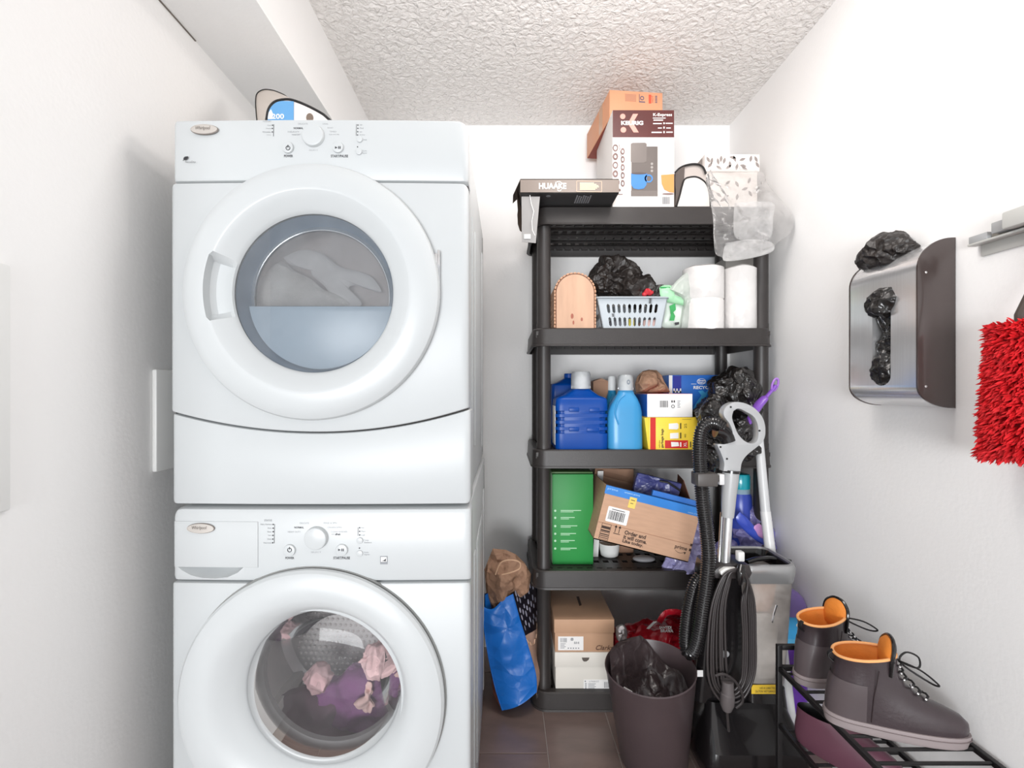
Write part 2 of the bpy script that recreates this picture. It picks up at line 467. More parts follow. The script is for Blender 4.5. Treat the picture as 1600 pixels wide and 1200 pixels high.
def bow(x0, x1, depth, r, y0):
    xc, hw = (x0 + x1) / 2, (x1 - x0) / 2
    def yf(x):
        y = y0 + depth * ((x - xc) / hw) ** 2
        d = min(x - x0, x1 - x)
        if d < r: y += r - math.sqrt(max(0, r * r - (r - d) ** 2))
        return y
    return yf
def cols(x0, x1, n=56, r=0.02):
    e = [0, 0.0004, 0.0015, 0.0035, 0.007, 0.012, r]
    return [x0 + k for k in e] + [x0 + r + (x1 - x0 - 2 * r) * i / n for i in range(1, n)] + [x1 - k for k in reversed(e)]
def ycyl(cx, cz, r, y0, y1, seg=64):
    return G().lathe([(r, y0), (r, y1)], (cx, 0, cz), 'y', seg, True, True).mesh('cutter')
def lerp_(a, b, t): return a + (b - a) * t
def zx(py): return Z(py, YD)
def xx(px): return X(px, YD)
def corner(x, x0, x1, r0, r1, drop=True):
    """how far the outline falls near rounded corners"""
    d = 0
    if r0 and x - x0 < r0: d = r0 - math.sqrt(max(0, r0 * r0 - (r0 - (x - x0)) ** 2))
    if r1 and x1 - x < r1: d = r1 - math.sqrt(max(0, r1 * r1 - (r1 - (x1 - x)) ** 2))
    return d

def cabinet(T, x0, x1, y0, y1, z0, z1, hole):
    g = G().box(x0, x1, y0, y1, z0, z1, 0.006)
    me = g.mesh('cabinet')
    if hole: me = cut(me, ycyl(hole[0], hole[1], hole[2], y0 - 0.05, y0 + hole[3]))
    c = T.add('cabinet', me, enamel)
    # pressed ribs on the right flank
    for a, b, c0, c1 in ((y0 + 0.12, y0 + 0.17, z0 + 0.10, z1 - 0.16), (y0 + 0.24, y0 + 0.60, z0 + 0.10, z1 - 0.16), (y0 + 0.66, y0 + 0.70, z0 + 0.05, z1 - 0.10)):
        T.add('flank_rib', G().box(x1 - 0.003, x1 + 0.004, a, b, c0, c1, 0.003), enamel, parent=c)
    for ya, yb, d in ((y0 + 0.03, y0 + 0.034, 0.01), (y1 - 0.06, y1 - 0.057, 0.02)):
        T.add('flank_seam', G().box(x1 - 0.001, x1 + 0.0012, ya, yb, z0 + d, z1 - d), M('seam_grey', (112, 110, 110), 0.6), parent=c)
    return c

def dial(T, px, py, r, name, depth, parent, mark=None):
    k = YD / FOC; c = (xx(px), YD, zx(py)); R = r * k
    y1 = 0.001
    g = G().lathe([(0.0, -depth), (R * 0.8, -depth), (R * 0.93, -depth * 0.9), (R * 0.97, -depth * 0.7), (R, y1)], c, 'y', 36)
    o = T.add(name, g, enamel2, parent=parent)
    return o

SMALL_Y = YD + 0.002
def control_marks(T, parent, dryer):
    """print of the control panel; dy shifts the dryer's drawing onto the washer's"""
    p = PX(YD + 0.0007); dk = G(); gr = G()
    if dryer:
        for (t, x0, y0, x1, y1, b) in (('POWER', 444, 242, 458, 246, 0.03), ('START/PAUSE', 517, 242, 544, 246.2, 0.03), ('NORMAL', 459, 199, 474, 202, 0.03)):
            p.text(t, x0, y0, x1, y1, dk, bold=b)
        for (t, x0, y0, x1, y1) in (('MORE DRY', 411, 188.6, 424, 190.8), ('Cool', 418, 195, 424, 197), ('Damp', 416, 200, 424, 202), ('Wrinkle', 410, 205.3, 423, 207.5), ('Sensing', 417, 210, 423, 212),
                ('DELICATE', 466, 192.5, 481, 195), ('HEAVY', 450, 205, 468, 207.5), ('TIMED DRY', 457, 210, 469, 212), ('CASUAL', 504, 192.5, 513, 195), ('BULKY', 512, 199, 521, 201),
                ('TIMED', 515, 205, 526, 207), ('QUICK', 514, 209.5, 530, 211.5), ('High', 562, 194.5, 566, 196.5), ('Med', 562, 199.5, 568, 201.5), ('Low', 562, 205, 566, 207), ('Air Only', 562, 210, 570, 212),
                ('Temp', 566, 217.5, 573, 219.8), ('Cycle', 566, 235, 573, 237.2), ('Signal', 566, 238.4, 573, 240.6), ('SELECT', 483, 234, 497, 236)):
            p.text(t, x0, y0, x1, y1, gr)
        for x, y in ((426, 195.8), (425.6, 200.8), (425.6, 206.3), (484, 196), (477, 200.3), (472, 206.5), (500.5, 196), (507, 200), (511.5, 206.5), (559.3, 195.6), (559.2, 200.6), (559, 206), (558.8, 211), (558.7, 229.6)):
            p.disc(x, y, 1.05, g=dk, seg=8)
        p.line([(428, 194.5), (427.4, 213)], 0.7, g=dk); p.line([(557, 194.5), (556.6, 212)], 0.7, g=dk)
        p.line([(485, 198), (478, 203), (473, 209.6), (456, 210.6)], 0.6, g=gr); p.line([(499.5, 198), (506, 203), (510.5, 209.6), (530, 210.6)], 0.6, g=gr)
        px_, py_, qx, qy = 450, 231.3, 528, 230.6
        p.disc(485 + 5, 213, 19.2, g=gr, r_in=18.7, seg=40)
    else:
        for (t, x0, y0, x1, y1, b) in (('POWER', 446, 870, 460, 873.5, 0.03), ('START/PAUSE', 521, 869.5, 547, 873.7, 0.03), ('NORMAL', 460, 822.5, 475, 825.5, 0.03)):
            p.text(t, x0, y0, x1, y1, dk, bold=b)
        for (t, x0, y0, x1, y1) in (('STATUS', 413, 811.5, 425, 814.5), ('Add a Garment', 407, 818, 425, 820.3), ('Wash', 418, 824, 424, 826.2), ('Rinse', 418, 829.6, 424, 831.8), ('Spin', 419, 835.4, 424, 837.6), ('Done', 418, 841, 424, 843.3), ('Door Lock', 412, 847, 424, 849.2),
                ('DELICATE', 468.5, 816, 483, 818.6), ('HEAVY DUTY', 450, 829.6, 470, 832.2), ('RINSE & SPIN', 506, 815.7, 526.5, 818.4), ('DRAIN/SPIN', 512, 822.6, 534, 825.2), ('CLEAN WASHER', 517, 829.4, 543, 832), ('with', 518, 833.5, 523, 835.5),
                ('Hot', 564, 823.3, 569, 825.5), ('Warm', 564, 829, 571, 831.2), ('Cold', 564, 834.7, 570, 837), ('Temp', 569, 843, 576, 845.4), ('Select', 569, 846.4, 581, 848.6), ('Cycle', 569, 862, 576, 864.3), ('Signal', 569, 865.4, 577, 867.6), ('SELECT', 486, 861.5, 502, 863.8)):
            p.text(t, x0, y0, x1, y1, gr)
        p.text('affresh', 524, 833, 532, 836.2, dk, bold=0.03)
        for x, y in ((427, 819.4), (427, 825.2), (427, 830.7), (426.6, 836.5), (426.4, 842.3), (426.2, 848), (486, 819.7), (479, 824.4), (474.2, 831.4), (502.8, 819.4), (509.6, 824.2), (514, 831.2), (562, 824.5), (562, 830.2), (562, 835.8), (561.8, 856.3)):
            p.disc(x, y, 1.2, g=dk, seg=8)
        p.line([(429.2, 819), (428.6, 848.5)], 0.7, g=dk); p.line([(559.6, 824), (559.3, 836.8)], 0.7, g=dk)
        p.rect(594, 869, 605.5, 881.5, g=gr)
        w = G(); p.rect(595.3, 870.3, 604.2, 877.5, 0.0009, w); T.add('sticker_print', w, ink_white, parent=parent)
        p.poly([(596, 876), (600, 875), (603.5, 872), (603, 877)], 0.0012, dk)
        p.disc(383, 877.3, 5.2, g=dk, ry=3.4, r_in=3.6); p.text('he', 380, 875.2, 386, 879.6, dk, bold=0.03)
        px_, py_, qx, qy = 452.5, 859.3, 533, 859.2
    q = PX(YD - 0.0062)
    q.disc(px_, py_, 3.6, g=dk, r_in=2.6); q.line([(px_, py_ - 4.6), (px_, py_ - 1)], 0.9, g=dk)
    q.poly([(qx - 4.5, qy - 1.8), (qx - 4.5, qy + 1.8), (qx - 0.8, qy)], g=dk); q.rect(qx + 0.6, qy - 2, qx + 1.9, qy + 2, g=dk); q.rect(qx + 3, qy - 2, qx + 4.2, qy + 2, g=dk)
    T.add('panel_lettering', dk, ink, parent=parent, fix=False); T.add('panel_small_print', gr, ink_grey, parent=parent, fix=False)

def badge(T, px, py, parent):
    p = PX(YD + 0.001)
    o = T.add('badge', p.disc(px, py, 21, 0.003, ry=7.4, seg=40), M('badge_metal', (206, 200, 194), 0.3, 0.6, var=0.02), parent=parent)
    rim = [P(px + 21 * math.cos(a), py + 7.4 * math.sin(a), YD - 0.001) for a in [2 * PI * i / 40 for i in range(40)]]
    g = G().tube(rim, 0.0011, 6, closed=True); p.text('Whirlpool', px - 13, py - 4.2, px + 10, py + 2.6, g, h=0.0036, shear=0.15)
    T.add('badge_lettering', g, M('badge_print', (120, 112, 106), 0.5), parent=parent)

# ---- dryer (on top)
T = Thing('dryer', 'white front-loading dryer with grey window, upper machine of the stack', 'dryer', (-0.423, 1.53, 0.935), group='stacked laundry machines')
DX0, DX1 = xx(264), xx(733)
dc = (xx(490), zx(458))
cabinet(T, DX0 + 0.012, DX1 - 0.006, YD + 0.05, 1.96, zx(788), zx(187), (dc[0], dc[1], 0.235, 0.11))
fx0, fx1 = xx(267), xx(731.5)
fas = T.add('control_panel', xpanel(cols(fx0, fx1), lambda x: zx(185) - corner(x, fx0, fx1, 0.010, 0.026), lambda x: zx(282.3) , bow(fx0, fx1, 0.006, 0.010, YD), YD + 0.06, 0.008), enamel2)
mx0, mx1 = xx(262.5), xx(732)
def arc_z(x, z_edge_l, z_mid, z_edge_r):
    t = (x - xx(497)) / (xx(733) - xx(497))
    return z_mid + ((z_edge_r if t > 0 else z_edge_l) - z_mid) * t * t
ftop = lambda x: zx(284.2) - corner(x, mx0, mx1, 0.014, 0.018)
fbot = lambda x: arc_z(x, zx(642), zx(675), zx(637))
me = xpanel(cols(mx0, mx1), ftop, fbot, bow(mx0, mx1, 0.006, 0.012, YD), YD + 0.07, 0.004).mesh('front_panel')
me = cut(me, ycyl(dc[0], dc[1], 0.2, YD - 0.2, YD + 0.3))
T.add('front_panel', me, enamel)
lx0, lx1 = xx(264), xx(735)
lbot = lambda x: zx(788.5) + corner(x, lx0, lx1, 0.012, 0.010)
T.add('access_panel', xpanel(cols(lx0, lx1), lambda x: arc_z(x, zx(645), zx(677.3), zx(640)) - corner(x, lx0, lx1, 0.005, 0.006), lbot, bow(lx0, lx1, 0.008, 0.012, YD), YD + 0.08, 0.004), enamel)
g = G()
n = 28
back = [(xx(266) + (xx(731) - xx(266)) * i / n) for i in range(n + 1)]
T.add('panel_shadow_gap', g.grid(lambda u, v: Vector((xx(265) + (xx(731) - xx(265)) * u, YD + 0.03, arc_z(xx(265) + (xx(731) - xx(265)) * u, zx(643.5), zx(676.2), zx(638.5)) + (v - 0.5) * 0.02)), 28, 1), M('gap_dark', (70, 66, 64), 0.8))
T.add('panel_shadow_gap', G().box(xx(266), xx(730), YD + 0.03, YD + 0.05, zx(286), zx(281)), M('gap_dark', (70, 66, 64), 0.8))
badge(T, 319.5, 202.5, fas)
dial(T, 490, 213, 17.5, 'cycle_knob', 0.009, fas)
dial(T, 450.5, 231.5, 9, 'button', 0.006, fas); dial(T, 528.5, 231, 9, 'button', 0.006, fas)
dial(T, 562, 218, 5, 'button', 0.004, fas); dial(T, 561, 237.5, 5, 'button', 0.004, fas)
control_marks(T, fas, True)
p = PX(YD + 0.0012); g = p.poly([(286.5, 248.8), (287.5, 246), (290, 244.6), (294, 244.4), (293.5, 246.8), (291.5, 249), (288.5, 250.2)])
p.line([(286, 251), (292, 246)], 0.5, g=g); p.text('AccuDry', 289.5, 251.8, 306, 255.3, g); T.add('leaf_mark', g, ink, parent=fas, fix=False)

def dryer_ring(a):
    # a: angle from +X towards +Z; a finger recess is pressed into the left side
    d = math.degrees((a - PI + PI) % (2 * PI) - PI)
    k = max(0.0, 1 - abs(d + 2) / 19.0); k = min(1, k * 6)
    lip = 0.222
    pr = [(0.280, YD + 0.004), (0.2805, YD - 0.003), (0.2885, YD - 0.004), (0.2885, YD - 0.013), (0.285, YD - 0.020), (0.276, YD - 0.026), (0.262, YD - 0.031), (0.246, YD - 0.034)]
    if k <= 0: pr += [(0.232, YD - 0.0355), (lip + 0.003, YD - 0.0355), (lip, YD - 0.0345), (0.210, YD - 0.026), (0.200, YD - 0.019), (0.188, YD - 0.009), (0.183, YD - 0.004), (0.1805, YD + 0.002)]
    else: pr += [(0.232, YD - 0.0355), (0.2305, YD - 0.0352), (0.2300 - 0.0 * k, YD - 0.033 + 0.022 * k), (0.221, YD - 0.0285 + 0.028 * k), (0.206, YD - 0.022 + 0.024 * k), (0.192, YD - 0.012 + 0.013 * k), (0.183, YD - 0.004), (0.1805, YD + 0.002)]
    return pr
ring = T.add('door', G().lathe(lambda a: dryer_ring((a + 2 * PI) % (2 * PI)), (dc[0], 0, dc[1]), 'y', 144), enamel2, ang=28)
T.add('hinge', G().box(xx(680), xx(684.5), YD - 0.012, YD + 0.002, zx(448), zx(398), 0.001).box(xx(684), xx(688), YD - 0.009, YD + 0.002, zx(476), zx(392), 0.001), chrome, parent=ring, label='chrome hinge at the right edge of the door')
blue_gr = M('blue_grey_plastic', (148, 163, 176), 0.3, var=0.02)
k = YD + 0.002
T.add('inner_tunnel', G().lathe([(0.1805, k), (0.179, k + 0.006), (0.172, k + 0.038), (0.168, k + 0.046)], (dc[0] + 0.003, 0, dc[1] - 0.003), 'y', 72), M('slate_plastic', (112, 128, 146), 0.3, var=0.02), parent=ring)
zl = Z(480, k + 0.046)
cx, cz, R = dc[0] + 0.002, dc[1] - 0.002, 0.169
a0 = math.asin((zl - cz) / R)
segp = [(cx + R * math.cos(a), cz + R * math.sin(a)) for a in [PI - a0 + (PI + 2 * a0) * i / 40 for i in range(41)]]
T.add('lint_cover', G().prism(segp, lambda a, b, t: Vector((a, t, b)), k + 0.034, k + 0.06), blue_gr, parent=ring, bevel=0.006)
R2 = 0.160; a1 = math.asin((zl - cz) / R2)
segw = [(cx + R2 * math.cos(a), cz + R2 * math.sin(a)) for a in [a1 + (PI - 2 * a1) * i / 40 for i in range(41)]]
outr = [(cx + 0.170 * math.cos(2 * PI * i / 60), cz + 0.170 * math.sin(2 * PI * i / 60)) for i in range(60)]
T.add('window_frame', G().prism(outr, lambda a, b, t: Vector((a, t, b)), k + 0.044, k + 0.052, [segw]), M('slate_dark', (88, 98, 108), 0.3), parent=ring)
T.add('window_trim', G().tube([Vector((a, k + 0.044, b)) for a, b in segw], 0.0022, 6, closed=True), chrome, parent=ring)
T.add('inner_window', G().prism(segw, lambda a, b, t: Vector((a, t, b)), k + 0.048, k + 0.050), film('smoky_glass', (158, 150, 148), clear=0.80, rough=0.03, gloss=0.25, trans=0.0), parent=ring)
T.add('door_glass', G().lathe([(0.0, k - 0.001), (0.180, k - 0.001), (0.180, k + 0.001), (0.0, k + 0.001)], (dc[0], 0, dc[1]), 'y', 72), glass, parent=ring)
T.add('drum', G().lathe([(0.19, k + 0.062), (0.215, k + 0.09), (0.215, k + 0.105), (0.0, k + 0.118)], (dc[0], 0, dc[1]), 'y', 48), M('drum_taupe', (196, 186, 182), 0.5, var=0.03))
# laundry in the dryer
tow = M('grey_towel', (226, 226, 222), 0.9, var=0.05, vscale=60, bump=0.4, bscale=240)
def cloth_slab(pts, yc, th, amp, seed):
    """a folded cloth: outline read in the photograph, padded to a soft slab with folds"""
    c = Vector((sum(p[0] for p in pts) / len(pts), sum(p[1] for p in pts) / len(pts), 0))
    op = [Vector((X(p[0], yc), 0, Z(p[1], yc))) for p in smooth_path([(q[0], q[1], 0) for q in pts + [pts[0]]], 4)[:-1]]
    cc = sum(op, Vector()) / len(op)
    rings = []
    for f, h in ((0.02, 1.0), (0.3, 1.0), (0.6, 0.9), (0.85, 0.6), (1.0, 0.0), (0.85, -0.6), (0.4, -0.8)):
        r = []
        for q in op:
            w = cc + (q - cc) * f
            r.append(Vector((w.x, yc - th * h + amp * (crease((w.x, h * 0.05, w.z), 11, seed) - 0.2) * f, w.z)))
        rings.append(r)
    return G().loft(rings)
single('bath_towel', cloth_slab([(392, 478), (390, 466), (396, 447), (408, 436), (430, 413), (444, 411), (462, 424), (486, 436), (505, 452), (530, 462), (545, 476), (500, 479), (440, 479)], k + 0.084, 0.014, 0.006, 3), tow,
       'pale grey towel with a stitched hem bunched at the left behind the dryer window', 'towel')
single('bath_sheet', cloth_slab([(442, 402), (470, 391), (492, 392), (510, 400), (530, 416), (560, 424), (582, 434), (596, 456), (575, 452), (560, 446), (545, 450), (562, 468), (562, 478), (530, 478), (508, 448), (488, 430), (484, 418), (455, 414)], k + 0.092, 0.010, 0.006, 8), M('white_sheet', (228, 228, 228), 0.85, var=0.03),
       'white sheet draped in a wave behind the dryer window above the towel', 'sheet')

# ---- washer (below)
T = Thing('washer', 'white front-loading washer with clear porthole, lower machine of the stack', 'washer', (-0.42, 1.53, 0), group='stacked laundry machines')
WX0, WX1 = xx(265), xx(737)
wc = (xx(490), zx(1092)); gc = (xx(501), zx(1082))
cabinet(T, WX0 + 0.008, WX1 - 0.006, YD + 0.05, 1.96, 0.03, zx(797), (wc[0], wc[1], 0.235, 0.62))
fx0, fx1 = xx(266.5), xx(736)
me = xpanel(cols(fx0, fx1), lambda x: zx(794.5) - corner(x, fx0, fx1, 0.020, 0.010), lambda x: zx(910.2) , bow(fx0, fx1, 0.006, 0.012, YD), YD + 0.06, 0.012).mesh('control_panel')
grip = [(xx(273), zx(886)), (xx(282), zx(893)), (xx(296), zx(900)), (xx(314), zx(904.5)), (xx(334), zx(905.5)), (xx(354), zx(902.5)), (xx(370), zx(895.5)), (xx(380), zx(886))]
me = cut(me, G().loft([[Vector((lerp_(a, xx(327), k_), y_, lerp_(b, zx(886), k_))) for a, b in grip] for y_, k_ in ((YD - 0.02, -0.12), (YD + 0.004, 0.0), (YD + 0.020, 0.18), (YD + 0.034, 0.55))]).mesh('c'))
fas = T.add('control_panel', me, enamel2)
mx0, mx1 = xx(264), xx(735)
me = xpanel(cols(mx0, mx1), lambda x: zx(911.8) - corner(x, mx0, mx1, 0.008, 0.012), lambda x: 0.035, bow(mx0, mx1, 0.006, 0.012, YD), YD + 0.07, 0.004).mesh('front_panel')
me = cut(me, ycyl(wc[0], wc[1], 0.2, YD - 0.2, YD + 0.3))
T.add('front_panel', me, enamel)
for a in (WX0 + 0.06, WX1 - 0.06):
    for b in (YD + 0.1, 1.9): T.add('foot', G().lathe([(0.0, 0.0), (0.025, 0.0), (0.022, 0.02), (0.012, 0.022), (0.012, 0.035)], (a, b, 0), 'z', 16, cap1=True), black_mt)
# detergent drawer: follows the bow of the panel, with a scooped grip pressed in under it
fbow = bow(fx0, fx1, 0.006, 0.012, YD)
dr = T.add('detergent_drawer', xpanel(cols(xx(269.5), xx(403), 24, 0.014), lambda x: zx(815), lambda x: zx(887), lambda x: fbow(x) - 0.0022, YD + 0.03, 0.002), enamel2, parent=fas)
badge(T, 314, 825.5, fas)
dial(T, 495, 840, 18, 'cycle_knob', 0.013, fas)
dial(T, 453, 859.5, 9.5, 'button', 0.006, fas); dial(T, 534.5, 859, 9.5, 'button', 0.006, fas)
dial(T, 562.5, 844.5, 5, 'button', 0.004, fas); dial(T, 562.3, 864.5, 5, 'button', 0.004, fas)
control_marks(T, fas, False)
dcx, dcz = (wc[0] - gc[0]), (wc[1] - gc[1])
def washer_ring():
    g = G(); rings = []
    prof = [(0.290, YD + 0.006, 1), (0.290, YD - 0.004, 1), (0.299, YD - 0.006, 1), (0.2985, YD - 0.016, 1), (0.293, YD - 0.023, 1), (0.283, YD - 0.027, 1), (0.255, YD - 0.031, .95), (0.236, YD - 0.030, 0.9), (0.222, YD - 0.026, 0.8), (0.205, YD - 0.014, 0.5), (0.192, YD - 0.001, 0.2), (0.182, YD + 0.012, 0), (0.178, YD + 0.020, 0), (0.176, YD + 0.03, 0)]
    for i in range(120):
        a = 2 * PI * i / 120
        rings.append([Vector((gc[0] + dcx * w + r * math.cos(a), y, gc[1] + dcz * w + r * math.sin(a))) for r, y, w in prof])
    rings.append(rings[0])
    return g.loft(rings, False, False, closed=False)
ring = T.add('door', washer_ring(), enamel2, ang=30)
T.add('door_edge', G().lathe([(0.283, YD + 0.005), (0.2865, YD - 0.0005), (0.3015, YD - 0.0015), (0.3025, YD + 0.003)], (wc[0], 0, wc[1]), 'y', 96), M('edge_grey', (150, 150, 148), 0.35, 0.3), parent=ring)
bowl = [(0.177, YD + 0.018), (0.172, YD + 0.012), (0.150, YD + 0.002), (0.11, YD - 0.006), (0.06, YD - 0.010), (0.0, YD - 0.011)]
T.add('porthole_glass', G().lathe(bowl, (gc[0], 0, gc[1]), 'y', 72), film('porthole', (176, 176, 178), clear=0.93, rough=0.03, gloss=0.22, trans=0.0), parent=ring)
inner = [(0.176, YD + 0.03), (0.150, YD + 0.075), (0.128, YD + 0.12), (0.11, YD + 0.15), (0.06, YD + 0.162), (0.0, YD + 0.164)]
T.add('porthole_bowl', G().lathe(inner, (gc[0], 0, gc[1]), 'y', 72), film('bowl_glass', (186, 184, 186), clear=0.92, rough=0.03, gloss=0.12, trans=0.0), parent=ring)
gasket = M('gasket_grey', (104, 102, 102), 0.4, var=0.05)
T.add('gasket', G().lathe([(0.186, YD + 0.04), (0.205, YD + 0.06), (0.190, YD + 0.08), (0.172, YD + 0.085), (0.168, YD + 0.095), (0.190, YD + 0.12), (0.215, YD + 0.125)], (gc[0], 0, gc[1]), 'y', 64), gasket)
drum_m = M('drum_steel', (214, 211, 210), 0.35, 0.25, var=0.06, vscale=12)
dm = T.add('drum', G().lathe([(0.19, YD + 0.13), (0.228, YD + 0.14), (0.230, YD + 0.33), (0.21, YD + 0.35), (0.0, YD + 0.335)], (wc[0], 0, wc[1]), 'y', 56), drum_m)
hole = G()
for i in range(13):
    for j in range(17):
        a, b = gc[0] - 0.10 + (j - 8) * 0.0155 + (i % 2) * 0.007, gc[1] - 0.075 + (i - 6) * 0.0165
        if (a - wc[0]) ** 2 + (b - wc[1]) ** 2 < 0.19 ** 2:
            hole.ico((a, YD + 0.336, b), 0.0052, 1)
T.add('drum_dimples', hole, M('dimple_steel', (236, 232, 230), 0.25, 0.3), parent=dm, kind='stuff')
for aa in (100, 220, 340):
    a = math.radians(aa); mx = Matrix.Translation((wc[0], 0, wc[1])) @ Matrix.Rotation(-a, 4, 'Y')
    T.add('drum_paddle', G().loft([[Vector((0.232, y, -w)), Vector((0.205, y, -w * .35)), Vector((0.205, y, w * .35)), Vector((0.232, y, w))] for y, w in ((YD + 0.15, 0.022), (YD + 0.24, 0.026), (YD + 0.33, 0.022))], mx=mx), M('paddle_plastic', (205, 203, 200), 0.35), parent=dm)
purple = M('purple_cloth', (124, 74, 122), 0.8, var=0.15, vscale=20, bump=0.2, bscale=150)
def laundry(name, c, rad, seed, mat, label, amp=0.02):
    single(name, G().ico(c, rad, 5, crumple(amp, 13 if min(rad) > 0.04 else 24, seed)), mat, label, 'laundry')
laundry('bath_towel', P(560, 1100, 1.335) , (0.135, 0.05, 0.10), 11, purple, 'mauve-purple washing heaped at the right inside the washer drum', 0.03)
laundry('hand_towel', P(490, 1120, 1.335), (0.12, 0.05, 0.085), 17, M('plum_cloth', (104, 78, 92), 0.8, var=0.15), 'dull plum washing lying low in the middle of the washer drum', 0.02)
laundry('pillowcase', P(585, 1030, 1.30), (0.055, 0.02, 0.030), 21, M('pink_cloth', (222, 186, 186), 0.8, var=0.08), 'pale pink cloth folded over the purple washing, upper right in the drum', 0.034)
laundry('face_cloth', P(577, 1090, 1.272), (0.022, 0.014, 0.042), 25, M('pink_cloth2', (226, 190, 184), 0.8, var=0.08), 'small pale pink cloth hanging down in front of the purple washing', 0.028)
laundry('hand_towel', P(497, 1062, 1.29), (0.035, 0.02, 0.022), 29, M('dusky_pink', (190, 156, 158), 0.8, var=0.08), 'dusky pink cloth tucked above the plum washing, centre of the drum', 0.026)

# ---- dispenser lying on the dryer (only its top shows over the control panel)
T = Thing('bag_dispenser', 'beige and white rounded dispenser with blue label lying on the dryer', 'dispenser', (-0.5, 1.4, zx(187)))
beige = M('beige_metal', (218, 205, 194), 0.3, 0.25, var=0.03)
zt = zx(187) + 0.001
def prof(pts, Y): return [Vector((X(q.x, Y), Y, max(zt, Z(q.y, Y)))) for q in smooth_path([(a, b, 0) for a, b in pts], 6)]
near = prof([(415, 262), (415, 205), (417, 183), (420, 170), (428, 160), (440, 156), (455, 156), (475, 163), (497, 174), (511, 184), (528, 205), (538, 262)], 1.29)
far = prof([(404, 262), (403, 205), (401, 178), (400, 160), (402, 147), (411, 141), (422, 141), (433, 144), (448, 152), (462, 170), (480, 205), (490, 262)], 1.44)
zf = min(v.z for v in near + far)
for v in near + far: v.z = v.z if v.z > zf + 0.002 else zt
T.add('shell', G().loft([near, far], False, False), beige)
T.add('end_plate', G().loft([near, [v + Vector((0, 0.012, 0)) for v in near]]), M('warm_white_plate', (240, 230, 226), 0.4))
T.add('end_plate', G().loft([far, [v + Vector((0, 0.006, 0)) for v in far]]), beige)
T.add('rim', G().tube(near, 0.0036, 8), black_gl); T.add('rim', G().tube(far, 0.0028, 8), black_gl)
Yl = 1.2885
def clip_label():
    top = [q for q in smooth_path([(418.5, 183, 0), (421.5, 171, 0), (429, 162, 0), (440, 158, 0), (459, 158.5, 0)], 5)]
    pts = [(X(q.x, Yl), Z(q.y, Yl)) for q in top] + [(X(459, Yl), Z(215, Yl)), (X(418, Yl), Z(215, Yl))]
    return FY(Yl).poly(pts)
T.add('label', clip_label(), M('label_blue', (98, 156, 205), 0.35, var=0.04), label='blue label with white lettering')
g = PX(Yl - 0.0008).text('200', 425, 178, 444, 186, bold=0.02); PX(Yl - 0.0008).poly([(418.5, 186), (420, 176), (423.5, 171), (427, 179), (425, 186)], g=g)
T.add('label_lettering', g, ink_white, fix=False)
T.add('slot', PX(Yl).disc(484, 184, 5.5, 0.001, ry=7), M('slot_brown', (120, 104, 92), 0.5))

# ---- plates on the left wall
T = Thing('utility_box', 'white outlet box cover on the left wall beside the dryer', 'wall box', (XL, 1.27, 1.0))
y0 = 1.193; z0, z1 = Z(738, y0), Z(577, y0)
T.add('cover', G().box(XL, XL + 0.012, y0, y0 + 0.26, z0, z1, 0.004), trimwhite)
T.add('opening', G().box(XL + 0.004, XL + 0.0128, y0 + 0.070, y0 + 0.20, z0 + 0.055, z1 - 0.05, 0.002), black_mt)
T = Thing('breaker_panel', 'white flush panel door on the left wall nearest the camera', 'wall panel', (XL, 0.7, 0.99))
T.add('door', G().box(XL, XL + 0.009, 0.50, 0.845, 0.992, 1.417, 0.004), trimwhite)
T.add('latch', G().box(XL + 0.008, XL + 0.013, 0.54, 0.56, 1.19, 1.22, 0.002), trimwhite)

# ------------------------------------------------------------------ shelving unit
YS = 1.815
T = Thing('shelving_unit', 'black plastic five-tier shelving unit against the back wall', 'shelf', (0.56, 2.04, 0))
SX0, SX1, SY0, SY1 = 0.108, 1.014, YS + 0.006, 2.258
TOPS = [1.889, 1.434, 0.977, 0.523, 0.068]
DECK = [t - 0.011 for t in TOPS]
def rim_mesh():
    g = G(); rings = []
    prof = [(0.030, -0.012), (0.030, 0.0), (0.028, 0.0), (0.004, 0.0), (0.0, -0.004), (-0.003, -0.060), (-0.006, -0.061), (-0.007, -0.068), (0.006, -0.068), (0.008, -0.02), (0.012, -0.012)]
    for off, h in prof:
        r = max(0.008, 0.055 - off)
        rings.append([Vector((a, b, h)) for a, b in rrect(SX0 + off, SX1 - off, SY0 + off, SY1 - off, r, 6)])
    return g.loft(rings + [rings[0]], False, False).mesh('rim')
